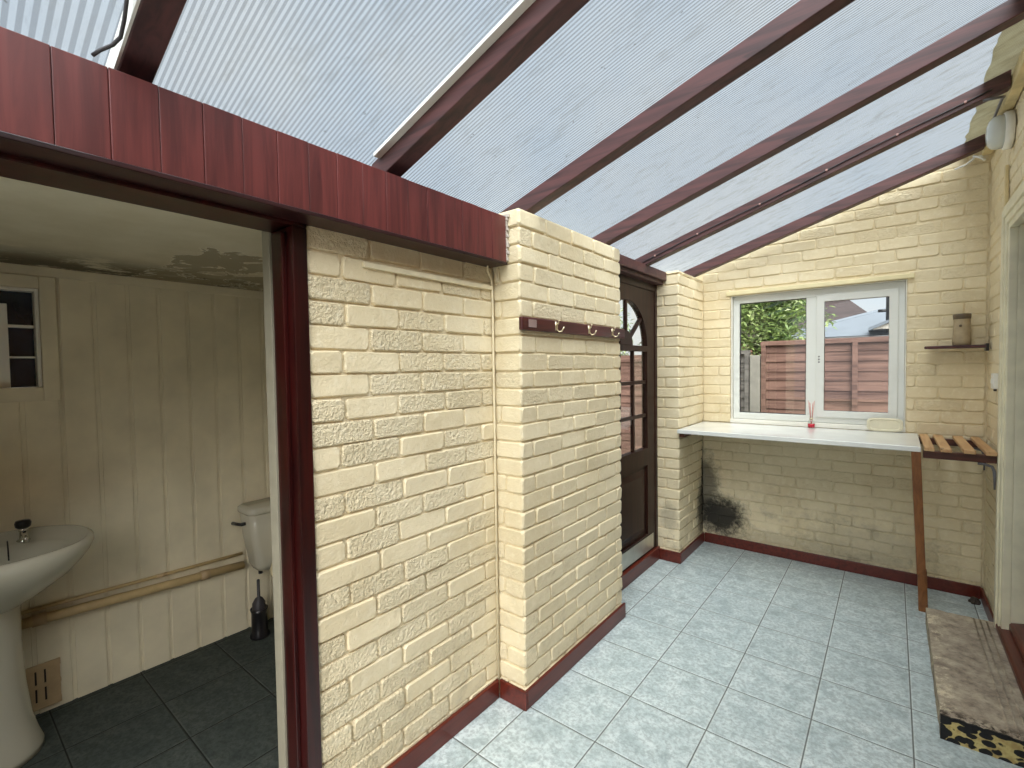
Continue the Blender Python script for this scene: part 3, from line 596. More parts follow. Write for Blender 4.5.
struct(obj('trim_9', B(-0.26, -0.148, 0.19, 1.249, 0.0, 0.098), M['skirting'], None, False, 0.004), 'red-brown threshold board under the dark door', 'threshold')
struct(obj('trim_10', MB().box(-0.20, -0.09, 0.273, 1.249, 2.13, 2.195).box(-0.20, -0.115, 0.273, 1.249, 2.105, 2.13), M['rafter'], None, False, 0.004), 'brown timber lintel board over the dark door', 'lintel')

# ------------------------------------------------------------------ window_1: white double casement
w1 = bpy.data.objects.new('window_1', None); C.objects.link(w1); w1.location = ((WX0 + WX1) / 2, 1.9, WZ0); struct(w1, 'white window with a fixed light and an opening sash above the worktop', 'window')
FY0, FY1 = 1.875, 1.935
fr = MB(); fx0, fx1, fz0, fz1, mu = WX0 + 0.012, WX1 - 0.008, WZ0 + 0.006, WZ1 - 0.004, 0.775
ring_xz(fr, fx0, fx1, fz0, fz1, (0.045, 0.045, 0.05, 0.055), FY0, FY1); fr.box(mu - 0.04, mu + 0.035, FY0 + 0.001, FY1 - 0.001, fz0 + 0.049, fz1 - 0.054)
obj('frame', fr, M['upvc'], w1, False, 0.004)
sx0, sx1, sz0, sz1 = mu + 0.035, fx1 - 0.045, fz0 + 0.05, fz1 - 0.055
ss = MB(); a, b = FY0 - 0.012, FY1 - 0.02
ring_xz(ss, sx0 - .01, sx1 + .01, sz0 - .01, sz1 + .01, (0.05, 0.05, 0.05, 0.05), a, FY0 - 0.0005)
sash = obj('sash', ss, M['upvc'], w1, False, 0.004, 'white opening sash on the right')
for k in range(3):
    z = 1.50 + k * 0.02; obj('vent_slot', B(sx0 + 0.004, sx0 + 0.013, a - 0.0015, a + 0.001, z, z + 0.009), M['black'], sash, label='small dark square on the sash edge')
obj('pane', B(sx0 + .035, sx1 - .035, 1.892, 1.898, sz0 + .035, sz1 - .035), M['glass'], sash)
obj('gasket', ring_xz(MB(), sx0 + .034, sx1 - .034, sz0 + .034, sz1 - .034, (.007, .007, .007, .007), FY0 - 0.002, 1.90), M['black'], sash, label='thin dark gasket round the sash pane')
obj('gasket', ring_xz(MB(), fx0 + .044, mu - .039, fz0 + .049, fz1 - .054, (.006, .006, .006, .006), 1.895, 1.91), M['black'], w1, label='thin dark gasket round the fixed pane')
obj('pane', B(fx0 + .045, mu - .04, 1.902, 1.908, fz0 + .05, fz1 - .055), M['glass'], w1, label='clear fixed pane on the left')
struct(obj('trim_11', MB().box(WX0 - 0.03, WX1 + 0.035, 1.815, 1.84, WZ1 + 0.004, WZ1 + 0.036), M['render'], None, False, 0.004), 'cream rendered ledge over the window', 'lintel')
struct(obj('trim_12', MB().box(WX0 + .004, WX0 + 0.011, 1.8335, 1.94, WZ0, WZ1).box(WX1 - 0.007, WX1 - .001, 1.8335, 1.94, WZ0, WZ1).box(WX0 + .011, WX1 - .007, 1.8335, 1.94, WZ1 - 0.0035, WZ1 - .0005).box(WX0 - 0.0, WX1 + 0.0, 1.826, 1.94, WZ0 - 0.026, WZ0 + 0.004), M['white_paint'], None, False, 0.002), 'painted reveal and sill of the window', 'window reveal')

# ------------------------------------------------------------------ worktop on its leg, slatted end, things on it
CT = 1.022
wk = thing('worktop', 'long white worktop under the window on one leaning wooden leg', 'worktop', (0.7, 1.5, 0))
wt = MB(); wt.prism([(0.004, 1.195, CT - 0.03), (1.372, 1.175, CT - 0.03), (1.378, 1.823, CT - 0.03), (0.006, 1.823, CT - 0.03)], (0, 0, 0.03))
obj('top', wt, M['counter'], wk, False, 0.004)
obj('batten', MB().box(0.012, 0.05, 1.22, 1.80, CT - 0.058, CT - 0.031).box(0.05, 1.36, 1.79, 1.822, CT - 0.075, CT - 0.031), M['pine_dark'], wk, False, 0.002, 'dark wall batten under the top')
T0, T1 = Vector((1.350, 1.20, CT - 0.031)), Vector((1.400, 1.43, 0.0)); sp = T0 + (T1 - T0) * 0.76
def legseg(a, b, w=0.042, d=0.045, sh=0.0):
    return MB().hexa([(a.x - w / 2 + sh, a.y - d / 2, a.z), (a.x + w / 2 + sh, a.y - d / 2, a.z), (a.x + w / 2 + sh, a.y + d / 2, a.z), (a.x - w / 2 + sh, a.y + d / 2, a.z)],
                     [(b.x - w / 2 + sh, b.y - d / 2, b.z), (b.x + w / 2 + sh, b.y - d / 2, b.z), (b.x + w / 2 + sh, b.y + d / 2, b.z), (b.x - w / 2 + sh, b.y + d / 2, b.z)])
lg = legseg(T0, sp); low = legseg(sp + Vector((0.002, -0.002, 0.03)), T1, 0.043, 0.047, 0.001)
obj('leg', lg, M['leg'], wk, False, 0.003); obj('leg_foot', low, M['leg'], wk, False, 0.003, 'spliced lower piece of the wooden leg')
sr = thing('slatted_shelf', 'small slatted wooden shelf filling the gap beside the right wall', 'shelf', (1.54, 1.5, CT - 0.05))
for k, (xa, xb2) in enumerate(((1.385, 1.428), (1.452, 1.498), (1.545, 1.592), (1.628, 1.670))):
    d = random.uniform(-0.01, 0.01)
    obj('slat', MB().prism([(xa, 1.165 + d, CT - 0.02), (xb2, 1.165 + d, CT - 0.02), (xb2, 1.815, CT - 0.02), (xa, 1.815, CT - 0.02)], (0, 0, 0.02)), M['pine'], sr, False, 0.003)
obj('rail', B(1.381, 1.671, 1.185, 1.225, CT - 0.062, CT - 0.021), M['pine_dark'], sr, False, 0.003)
obj('rail', B(1.381, 1.690, 1.775, 1.815, CT - 0.062, CT - 0.021), M['pine_dark'], sr, False, 0.003)
for yb, xo in ((1.192, -0.026), (1.79, 0.0)):
    p = [(1.60, yb, CT - 0.069), (1.655 + xo, yb, CT - 0.070), (1.680 + xo, yb, CT - 0.080), (1.689 + xo, yb, CT - 0.105), (1.691 + xo, yb, CT - 0.14), (1.691 + xo, yb, CT - 0.20)]
    obj('bracket', MB().tube(p, [0.006, 0.007, 0.007, 0.007, 0.006, 0.004], 8), M['iron'], sr, True, 0, 'dull grey metal angle bracket')

rd = thing('reed_diffuser', 'small reed diffuser of red oil on the white worktop', 'diffuser', (0.782, 1.79, CT))
c = (0.782, 1.785, CT + 0.001)
obj('bottle', MB().lathe([(0.0, 0.0), (0.022, 0.0), (0.024, 0.006), (0.024, 0.042), (0.018, 0.052), (0.009, 0.058), (0.009, 0.074), (0.0105, 0.076)], c, 'z', 20), M['glass'], rd, True)
obj('oil', MB().lathe([(0.0, 0.003), (0.0215, 0.003), (0.0225, 0.03), (0.0, 0.03)], c, 'z', 20), M['red_oil'], rd, True)
obj('collar', MB().lathe([(0.0095, 0.062), (0.012, 0.062), (0.012, 0.074), (0.0095, 0.074)], c, 'z', 16), M['brass'], rd, True)
for k in range(6):
    a = k * 1.05; obj('reed', MB().tube([(c[0], c[1], c[2] + 0.012), (c[0] + 0.02 * math.cos(a), c[1] + 0.02 * math.sin(a), c[2] + 0.2 - 0.01 * (k % 3))], 0.0016, 6), M['reed'], rd, True)
pl = MB(); pr = []
for k in range(40):
    a = 2 * math.pi * k / 40; cx, sx = math.cos(a), math.sin(a)
    pr.append((1.205 + 0.098 * math.copysign(abs(cx) ** 0.5, cx), 0.046 * math.copysign(abs(sx) ** 0.5, sx)))
tilt = lambda x, h, t: (x, 1.815 + 0.22 * (h + 0.046) * 0.35 - t, CT + 0.048 + h)
pl.loft([[tilt(x, h, 0.0) for x, h in pr], [tilt(x, h, 0.012) for x, h in pr], [tilt(1.205 + (x - 1.205) * .86, h * .78, 0.014) for x, h in pr], [tilt(1.205 + (x - 1.205) * .80, h * .7, 0.009) for x, h in pr]])
sd = obj('dish', pl, M['cream_gloss'], None, False, 0.0); tag(sd, 'small cream oblong dish leaning on the window frame at the worktop end', 'dish')
cp = (1.27, CT + 0.05)

# wall shelf with a stoneware jar
ws = thing('wall_shelf', 'short dark corner shelf on the end wall, right of the window', 'shelf', (1.56, 1.75, 1.575))
obj('board', MB().prism([(1.43, 1.818, 1.575), (1.40, 1.735, 1.575), (1.42, 1.70, 1.575), (1.69, 1.70, 1.575), (1.69, 1.818, 1.575)], (0, 0, 0.018)), M['shelfwood'], ws, False, 0.004)
obj('end_bracket', B(1.678, 1.692, 1.69, 1.76, 1.555, 1.60), M['black'], ws, False, 0.002)
vz = thing('stoneware_jar', 'brown stoneware jar standing on the dark wall shelf', 'jar', (1.577, 1.762, 1.5935))
c = (1.577, 1.762, 1.5935)
obj('body', MB().lathe([(0, 0.0), (0.038, 0.0), (0.043, 0.004), (0.0435, 0.03), (0.041, 0.09), (0.0385, 0.14), (0.039, 0.17), (0.042, 0.188), (0.0425, 0.192), (0.039, 0.19), (0.036, 0.17), (0.036, 0.02), (0, 0.015)], c, 'z', 32), M['pottery'], vz, True)
obj('rim', MB().lathe([(0.0398, 0.162), (0.0412, 0.164), (0.0432, 0.19), (0.0415, 0.194), (0.0385, 0.192), (0.0385, 0.164)], c, 'z', 32), M['pottery_dark'], vz, True, 0, 'darker glazed rim')
obj('knob', MB().lathe([(0, -0.008), (0.006, -0.007), (0.008, 0), (0.006, 0.007), (0, 0.008)], (1.567, 1.7205, 1.713), 'y', 12), M['pottery_dark'], vz, True, 0, 'small dark knob on its face')

# ------------------------------------------------------------------ right wall: lamp, switch, conduit, doorway, step
lm = thing('bulkhead_lamp', 'round white bulkhead lamp high on the right wall', 'lamp', (1.70, 1.16, 2.648)); lc_ = (1.70, 1.16, 2.648)
obj('base', MB().lathe([(0, -0.002), (0.09, -0.002), (0.09, -0.03), (0.084, -0.035), (0, -0.035)], lc_, 'x', 36), M['white_plastic'], lm, True)
obj('diffuser', MB().lathe([(0.08, -0.034), (0.08, -0.055), (0.074, -0.075), (0.058, -0.088), (0.035, -0.094), (0, -0.095)], lc_, 'x', 36), M['frost'], lm, True, 0, 'frosted domed glass')
tag(obj('conduit', B(1.686, 1.700, 1.235, 1.265, 1.43, 2.50), M['lead'], None, False, 0.003), 'narrow painted conduit running down from the round wall lamp', 'conduit')
sw = thing('light_switch', 'small white light switch on the right wall by the door frame', 'light switch', (1.69, 1.42, 1.34))
obj('box', B(1.674, 1.70, 1.38, 1.46, 1.34, 1.425), M['white_plastic'], sw, False, 0.004); obj('rocker', B(1.669, 1.674, 1.41, 1.43, 1.37, 1.395), M['white_plastic'], sw, False, 0.001); obj('knockout', B(1.679, 1.69, 1.39, 1.41, 1.328, 1.34), M['scrap'], sw)
ar = MB()
for (a, b, t) in ((1.235, 1.205, 0.018), (1.205, 1.165, 0.028), (1.165, 1.13, 0.02), (1.13, 1.10, 0.012)):
    ar.box(1.7 - t, 1.72, b, a, 0.10, 2.285 - (1.235 - a) - (a - b)); ar.box(1.7 - t, 1.72, 0.2, a, 2.285 - (1.235 - a) - (a - b), 2.285 - (1.235 - a))
struct(obj('trim_13', ar, M['cream_gloss'], None, False, 0.003), 'cream moulded architrave round the outer doorway', 'door frame')
struct(obj('trim_14', MB().box(1.72, 1.80, 1.10, 1.20, 0.1, 2.33).box(1.72, 1.80, 0.2, 1.10, 2.16, 2.33), M['cream_gloss'], None, False, 0.003), 'cream door lining of the outer doorway', 'door frame')
d2 = bpy.data.objects.new('door_2', None); C.objects.link(d2); d2.location = (1.8, 0.65, 0.16); struct(d2, 'outer doorway at the step, with its closed door', 'door')
dl = MB().box(1.79, 1.83, 0.2, 1.098, 0.19, 2.16)
obj('door_leaf', dl, M['door'], d2, False, 0.003); obj('panel', MB().box(1.775, 1.79, 0.32, 0.98, 0.4, 0.95).box(1.775, 1.79, 0.32, 0.98, 1.1, 1.9), M['door'], d2, False, 0.01)
ds = thing('door_sill', 'red-brown timber door sill at the outer doorway above the step', 'door sill', (1.74, 0.7, 0.09))
obj('sill_board', MB().prism([(1.676, 0.2, 0.102), (1.676, 0.2, 0.125), (1.684, 0.2, 0.132), (1.72, 0.2, 0.136), (1.72, 0.2, 0.102)], (0, 0.99, 0)), M['sill'], ds, False, 0.002)
obj('threshold', MB().prism([(1.715, 0.2, 0.136), (1.715, 0.2, 0.165), (1.722, 0.2, 0.175), (1.79, 0.2, 0.19), (1.79, 0.2, 0.136)], (0, 0.90, 0)), M['sill'], ds, False, 0.003)
stp = thing('step', 'worn grey-brown step with a flaking yellow and black front', 'step', (1.55, 0.72, 0))
sb = MB(); rnd = random.Random(4); nx_, ny_ = 10, 34
def sz(i, j): return 0.098 + rnd.uniform(-0.0025, 0.0015)
gx = [1.405 + 0.293 * i / nx_ for i in range(nx_ + 1)]; gy = [0.195 + 1.05 * j / ny_ for j in range(ny_ + 1)]
vs = []
for j, yv in enumerate(gy):
    for i, xv in enumerate(gx):
        ex = rnd.uniform(-0.001, 0.002) if i == 0 else 0; ey = rnd.uniform(-0.006, 0.006) if j in (ny_,) else 0
        vs.append((xv + ex, yv + ey, sz(i, j) - (0.004 if i == 0 or j == 0 else 0)))
nv = len(vs); w_ = nx_ + 1
fs = [(j * w_ + i, j * w_ + i + 1, (j + 1) * w_ + i + 1, (j + 1) * w_ + i) for j in range(ny_) for i in range(nx_)]
ring = [i for i in range(w_)] + [j * w_ + nx_ for j in range(1, ny_ + 1)] + [ny_ * w_ + i for i in range(nx_ - 1, -1, -1)] + [j * w_ for j in range(ny_ - 1, 0, -1)]
bot = [(vs[k][0], vs[k][1], 0.0) for k in ring]
sb.add(vs + bot, fs + [(ring[k], ring[(k + 1) % len(ring)], nv + (k + 1) % len(ring), nv + k) for k in range(len(ring))])
obj('block', sb, M['step'], stp)
ff = MB(); n = 26
top = []; bo = []
for k in range(n + 1):
    x = 1.404 + 0.293 * k / n; top.append((x, 0.190 + rnd.uniform(-0.002, 0.001), 0.097 + rnd.uniform(-0.004, 0.001))); bo.append((x, 0.188 + rnd.uniform(-0.002, 0.002), 0.0))
ff.add(top + bo + [(p[0], 0.197, p[2]) for p in top], [f for k in range(n) for f in ((k, k + 1, n + 1 + k + 1, n + 1 + k), (2 * (n + 1) + k, 2 * (n + 1) + k + 1, k + 1, k))])
obj('painted_front', ff, M['step_front'], stp, label='front face of flaking yellow and black paint')
for x in (1.60, 1.625, 1.65):
    obj('ridge', MB().tube([(x, 0.2 + 0.0, 0.099), (x, 0.7, 0.1), (x, 1.235, 0.099)], 0.004, 6), M['step'], stp, True)
sc_ = MB(); rnd = random.Random(9)
ring = []
for h in (0, 0.012, 0.022, 0.03):
    ring.append([(1.655 + (0.03 - h * 0.5) * math.cos(a) * rnd.uniform(.6, 1.2), 1.74 + (0.045 - h) * math.sin(a) * rnd.uniform(.6, 1.2), h + rnd.uniform(0, .004) * (h > 0)) for a in [2 * math.pi * k / 14 for k in range(14)]])
sc_.loft(ring); tag(obj('crumpled_scrap', sc_, M['scrap']), 'small dark crumpled scrap in the floor corner behind the step', 'scrap')

# ------------------------------------------------------------------ washroom contents
w2 = bpy.data.objects.new('window_2', None); C.objects.link(w2); w2.location = (PBX, -2.2, 1.43); struct(w2, 'small dark window with white bars in the boarded washroom wall', 'window')
obj('casing', MB().box(PBX, PBX + 0.012, -1.95, -1.895, 1.38, 1.925).box(PBX, PBX + 0.012, -2.55, -2.5, 1.38, 1.925).box(PBX, PBX + 0.012, -2.5, -1.95, 1.87, 1.925).box(PBX, PBX + 0.014, -2.5, -1.95, 1.38, 1.44), M['cream_panel'], w2, False, 0.003)
obj('frame', MB().box(PBX - 0.07, PBX - 0.001, -1.964, -1.951, 1.441, 1.869).box(PBX - 0.07, PBX - 0.001, -2.499, -1.964, 1.857, 1.869).box(PBX - 0.05, PBX - 0.03, -2.10, -2.045, 1.441, 1.80).box(PBX - 0.06, PBX - 0.03, -2.045, -1.964, 1.70, 1.712).box(PBX - 0.06, PBX - 0.03, -2.045, -1.964, 1.568, 1.576), M['white_paint'], w2, False, 0.002)
obj('pane', B(PBX - 0.068, PBX - 0.062, -2.499, -1.964, 1.441, 1.857), M['unlit_pane'], w2, label='pane painted dark for the unlit room behind')

bn = thing('washbasin', 'white pedestal washbasin with a black topped tap in the washroom', 'washbasin', (-1.45, -2.17, 0))
BC = (-1.405, -2.165); BZ = 0.83
def oval(ax, ay, z, back=-1.672, dx=0.0, n=48, pw=0.85):
    r = []
    for k in range(n):
        a = 2 * math.pi * k / n; cx, sx = math.cos(a), math.sin(a)
        x = BC[0] + dx + ax * math.copysign(abs(cx) ** pw, cx); y = BC[1] + ay * math.copysign(abs(sx) ** pw, sx)
        r.append((max(x, back), y, z))
    return r
sh = MB()
sh.loft([oval(0.11, 0.10, 0.60, dx=-0.06), oval(0.15, 0.16, 0.64, dx=-0.04), oval(0.20, 0.235, 0.70, dx=-0.02), oval(0.24, 0.275, 0.755), oval(0.258, 0.30, 0.79), oval(0.266, 0.312, 0.818), oval(0.263, 0.310, 0.834), oval(0.254, 0.301, BZ + 0.010), oval(0.240, 0.289, BZ + 0.008),
         oval(0.230, 0.276, 0.812, -1.655), oval(0.19, 0.240, 0.806, -1.60, 0.03), oval(0.175, 0.222, 0.80, -1.575, 0.035), oval(0.16, 0.20, 0.76, -1.56, 0.04), oval(0.13, 0.15, 0.71, -1.55, 0.04), oval(0.06, 0.07, 0.68, -1.5, 0.03)], cap0=False)
obj('bowl', sh, M['ceramic'], bn, True)
pd = MB()
def pring(rx, ry, z, cx=-1.47, n=32): return [(cx + rx * math.cos(2 * math.pi * k / n), -2.185 + ry * math.sin(2 * math.pi * k / n), z) for k in range(n)]
pd.loft([pring(0.15, 0.165, 0.0), pring(0.15, 0.165, 0.025), pring(0.135, 0.15, 0.07), pring(0.122, 0.135, 0.14), pring(0.113, 0.122, 0.28), pring(0.107, 0.115, 0.45), pring(0.112, 0.118, 0.58), pring(0.125, 0.135, 0.64)])
obj('pedestal', pd, M['ceramic'], bn, True)
for ty in (-2.042, -2.288):
    tx = -1.575; tz = 0.803
    tp = obj('tap', MB().lathe([(0, 0), (0.021, 0), (0.022, 0.006), (0.013, 0.012), (0.012, 0.04), (0.015, 0.046), (0.013, 0.058), (0, 0.06)], (tx, ty, tz), 'z', 18).tube([(tx, ty, tz + 0.034), (tx + 0.04, ty, tz + 0.042), (tx + 0.075, ty, tz + 0.03), (tx + 0.082, ty, tz + 0.012)], [0.011, 0.0105, 0.01, 0.0095], 10), M['chrome'], bn, True, 0, 'chrome pillar tap')
    obj('tap_head', MB().lathe([(0, 0.055), (0.016, 0.055), (0.024, 0.063), (0.026, 0.078), (0.022, 0.088), (0, 0.09)], (tx, ty, tz), 'z', 12), M['black'], tp, True, 0, 'black tap head')
obj('plug_chain', MB().tube([(-1.56, -2.09, 0.822), (-1.53, -2.092, 0.826), (-1.49, -2.094, 0.80), (-1.47, -2.095, 0.765)], 0.0025, 6), M['black'], bn, True, 0, 'dark plug chain')

wc = thing('toilet', 'cream toilet in the washroom corner beyond the door post', 'toilet', (-1.4, -0.93, 0)); WC_OFF = 0.035
def rr(x0, x1, y0, y1, z, r=0.04, n=6):
    out = []
    for cx, cy, a0 in ((x1 - r, y1 - r, 0), (x0 + r, y1 - r, 90), (x0 + r, y0 + r, 180), (x1 - r, y0 + r, 270)):
        for k in range(n + 1):
            a = math.radians(a0 + 90 * k / n); out.append((cx + r * math.cos(a), cy + r * math.sin(a), z))
    return out
obj('cistern', MB().loft([rr(-1.66, -1.53, -1.09, -0.77, 0.365), rr(-1.67, -1.515, -1.105, -0.755, 0.395), rr(-1.674, -1.50, -1.135, -0.725, 0.585), rr(-1.674, -1.495, -1.145, -0.715, 0.70)]), M['ceramic'], wc, True)
obj('cistern_lid', MB().loft([rr(-1.676, -1.488, -1.152, -0.708, 0.701), rr(-1.676, -1.486, -1.155, -0.705, 0.71), rr(-1.676, -1.486, -1.155, -0.705, 0.73), rr(-1.67, -1.50, -1.14, -0.72, 0.74)]), M['ceramic'], wc, True)
obj('flush_lever', MB().tube([(-1.58, -1.142, 0.645), (-1.58, -1.165, 0.645)], 0.01, 10).tube([(-1.58, -1.165, 0.645), (-1.60, -1.172, 0.645), (-1.65, -1.18, 0.643)], [0.008, 0.009, 0.01], 8), M['black'], wc, True, 0, 'dark flush lever')
obj('flush_pipe', MB().tube([(-1.57, -1.0, 0.37), (-1.57, -1.0, 0.34), (-1.53, -0.99, 0.30)], 0.02, 12).tube([(-1.60, -1.06, 0.37), (-1.60, -1.06, 0.33)], 0.012, 10), M['black'], wc, True, 0, 'dark flush pipe')
def egg(cx, rx, ry, z, n=36): return [(cx + rx * math.cos(2 * math.pi * k / n), -0.93 + ry * math.sin(2 * math.pi * k / n), z) for k in range(n)]
obj('pan', MB().loft([egg(-1.36, 0.16, 0.10, 0.0), egg(-1.36, 0.155, 0.095, 0.03), egg(-1.36, 0.14, 0.085, 0.12), egg(-1.32, 0.19, 0.125, 0.25), egg(-1.27, 0.24, 0.17, 0.36), egg(-1.27, 0.245, 0.175, 0.39), egg(-1.27, 0.2, 0.13, 0.385), egg(-1.27, 0.12, 0.08, 0.25)]).box(-1.57, -1.35, -1.0, -0.86, 0.22, 0.36), M['ceramic'], wc, True)
obj('seat', MB().loft([egg(-1.28, 0.25, 0.185, 0.392), egg(-1.28, 0.255, 0.19, 0.40), egg(-1.28, 0.25, 0.185, 0.425), egg(-1.28, 0.22, 0.16, 0.432)]), plain('cream_toilet_seat', srgb(214, 200, 160), 0.25), wc, True, 0, 'cream closed seat')
tb = thing('toilet_brush', 'dark toilet brush in a dark holder on the washroom floor by the toilet', 'toilet brush', (-1.56, -1.13, 0)); tb.location = (-1.56, -1.13, 0)
obj('holder', MB().lathe([(0, 0), (0.05, 0), (0.052, 0.01), (0.042, 0.03), (0.04, 0.14), (0.046, 0.16), (0.04, 0.16), (0.036, 0.02), (0, 0.018)], (-1.54, -1.135, 0.001), 'z', 22), M['black'], tb, True)
obj('brush', MB().lathe([(0, 0.03), (0.03, 0.05), (0.035, 0.13), (0.034, 0.19), (0.02, 0.215), (0.008, 0.225), (0.008, 0.32), (0, 0.325)], (-1.54, -1.135, 0.001), 'z', 18), M['cable'], tb, True)
def pipe(z0, z1, x, r, label, kinks):
    t = thing('water_pipe' if r < 0.015 else 'waste_pipe', label, 'pipe', (x, -1.6, z1))
    f = lambda y: z0 + (z1 - z0) * (y + 2.10) / 0.98
    obj('pipe', MB().tube([(x, y, f(y)) for y in (-2.10, -1.8, -1.5, -1.165)], r, 14), plain('cream_pipe_paint', srgb(190, 166, 120), 0.4, var=0.06), t, True)
    for y in kinks: obj('collar', MB().tube([(x, y - 0.022, f(y - 0.022)), (x, y + 0.022, f(y + 0.022))], r * 1.16, 14), M['grille'], t, True)
pipe(0.432, 0.388, PBX + 0.026, 0.022, 'thick cream waste pipe sloping along the washroom wall', (-2.0, -1.36))
pipe(0.475, 0.452, PBX + 0.014, 0.0085, 'thin cream pipe just above the thick waste pipe', (-1.55,))
vg = thing('vent_grille', 'beige slotted vent grille low on the boarded wall behind the pedestal', 'vent', (PBX, -2.0, 0.026))
gp = MB(); ys = [-2.075, -2.052, -2.045, -2.022, -2.015, -1.992, -1.985, -1.940]
for k in range(0, 8, 2): gp.box(PBX + 0.004, PBX + 0.0125, ys[k], ys[k + 1], 0.055, 0.118).box(PBX + 0.004, PBX + 0.0125, ys[k], ys[k + 1], 0.134, 0.197)
for za, zb in ((0.026, 0.055), (0.118, 0.134), (0.197, 0.223)): gp.box(PBX + 0.004, PBX + 0.013, -2.078, -1.938, za, zb)
obj('cover', gp, M['grille'], vg); obj('void', B(PBX + 0.0005, PBX + 0.004, -2.072, -1.943, 0.033, 0.219), M['grille_dark'], vg, label='dark slots behind the cover')

wc.location.y -= WC_OFF
# ------------------------------------------------------------------ outside the window
GZ = -0.125
def fence_panel(x0, x1, y, ztop, mat, label, rails=True, seed=0):
    r = random.Random(seed); t = thing('garden_fence', label, 'fence', ((x0 + x1) / 2, y, GZ))
    bd = MB(); z = GZ + 0.02; k = 0
    while z < ztop - 0.06:
        h = 0.135 + r.uniform(-0.01, 0.012); a = [r.uniform(-0.006, 0.006) for _ in range(2)]
        bd.hexa([(x0, y - 0.018, z + a[0]), (x1, y - 0.018, z + a[1]), (x1, y, z + a[1]), (x0, y, z + a[0])], [(x0, y - 0.004, z + h + a[1]), (x1, y - 0.004, z + h + a[0]), (x1, y + 0.006, z + h + a[0]), (x0, y + 0.006, z + h + a[1])]); z += 0.108
    obj('boards', bd, mat, t)
    for xc in (x0 + 0.03, (x0 + x1) / 2, x1 - 0.03): obj('batten', B(xc - 0.024, xc + 0.024, y - 0.05, y - 0.018, GZ + 0.02, ztop - 0.045), mat, t, False, 0.003)
    obj('top_rail', B(x0, x1, y - 0.05, y + 0.02, ztop - 0.045, ztop), mat, t, False, 0.003)
    return t
fence_panel(0.02, 1.84, 4.0, 1.755, M['fence'], 'red-brown boarded fence panel facing the window', seed=1)
fence_panel(1.95, 3.8, 4.0, 1.755, M['fence'], 'red-brown boarded fence panel past the right concrete post', seed=2)
fence_panel(-1.0, -0.10, 4.0, 1.665, M['fence_grey'], 'weathered grey fence panel left of the concrete post', seed=3)
fence_panel(-2.985, -1.13, 4.0, 1.60, M['fence'], 'red-brown fence panel seen through the dark door glass', seed=4)
fence_panel(-5.0, -3.115, 4.0, 1.60, M['fence'], 'red-brown fence panel at the far left of the garden', seed=5)
for x, h, lb in ((-0.04, 1.60, 'grey concrete fence post between grey and red-brown panels'), (1.895, 1.70, 'grey concrete fence post right of the facing red-brown panel'), (-1.065, 1.60, 'grey concrete fence post left of the weathered panel'), (-3.05, 1.6, 'grey concrete fence post between the left red-brown panels')):
    tag(obj('fence_post', MB().box(x - 0.055, x + 0.055, 3.94, 4.05, GZ, h), M['concrete'], None, False, 0.01), lb, 'fence post', 'concrete fence posts')
# grey hipped roof of a low outbuilding behind the fence
ob_ = thing('outbuilding', 'low outbuilding with a grey hipped roof behind the fence', 'building', (2.2, 7.5, GZ))
obj('wall', B(-0.2, 5.4, 6.1, 9.9, GZ, 1.86), M['house_wall'], ob_)
E0, R0, R1, E1, F0, F1 = (-0.36, 6.0, 1.86), (1.30, 8.0, 2.43), (4.0, 8.0, 2.43), (5.6, 6.0, 1.86), (-0.36, 10, 1.86), (5.6, 10, 1.86)
obj('roof', MB().add([E0, E1, R1, R0, F0, F1] + [(p[0], p[1], p[2] - 0.06) for p in (E0, E1, F1, F0)], [(0, 1, 2, 3), (4, 0, 3), (5, 4, 3, 2), (1, 5, 2), (0, 6, 7, 1), (1, 7, 8, 5), (5, 8, 9, 4), (4, 9, 6, 0), (6, 9, 8, 7)]), M['slate'], ob_)
hp = lambda a, b: MB().tube([(a[0], a[1], a[2] + 0.0), (b[0], b[1], b[2] + 0.0)], 0.03, 8)
obj('hip_tiles', hp(E0, R0), M['slate'], ob_); obj('ridge_tiles', hp(R0, R1), M['slate'], ob_)
obj('gutter', MB().tube([(-0.4, 5.96, 1.84), (5.6, 5.96, 1.84)], 0.035, 8), M['black'], ob_)
po = MB().prism([(1.02, 5.9, 1.95), (1.5, 5.9, 2.16), (1.98, 5.9, 1.95)], (0, 1.1, 0)); obj('porch_gable', po, M['house_wall'], ob_)
obj('porch_roof', MB().hexa([(0.98, 5.84, 1.93), (1.5, 5.84, 2.16), (1.5, 7.2, 2.16), (0.98, 7.2, 1.93)], [(0.98, 5.84, 1.97), (1.5, 5.84, 2.2), (1.5, 7.2, 2.2), (0.98, 7.2, 1.97)]).hexa([(1.5, 5.84, 2.16), (2.02, 5.84, 1.93), (2.02, 7.2, 1.93), (1.5, 7.2, 2.16)], [(1.5, 5.84, 2.2), (2.02, 5.84, 1.97), (2.02, 7.2, 1.97), (1.5, 7.2, 2.2)]), M['slate'], ob_)
obj('vent_pipe', MB().tube([(1.20, 5.97, 1.9), (1.20, 5.97, 2.75)], 0.035, 10).tube([(1.20, 5.97, 2.2), (1.08, 5.97, 2.2)], 0.02, 8), M['black'], ob_, True, 0, 'dark vent pipe')
# tiled house roof further back
hs = thing('house', 'brown tiled house roof beyond the outbuilding', 'house', (-1.5, 14, GZ))
obj('wall', B(-4.6, 0.9, 12.3, 17.7, GZ, 2.3), plain('house_brick', srgb(150, 112, 96), 0.9), hs)
obj('roof', MB().add([(-5, 11.9, 2.2), (1.3, 11.9, 2.2), (1.3, 18, 2.2), (-5, 18, 2.2), (-2.2, 15, 4.6), (-1.1, 15, 4.6)], [(0, 1, 5, 4), (1, 2, 5), (2, 3, 4, 5), (3, 0, 4), (0, 3, 2, 1)]), M['tile_roof'], hs)
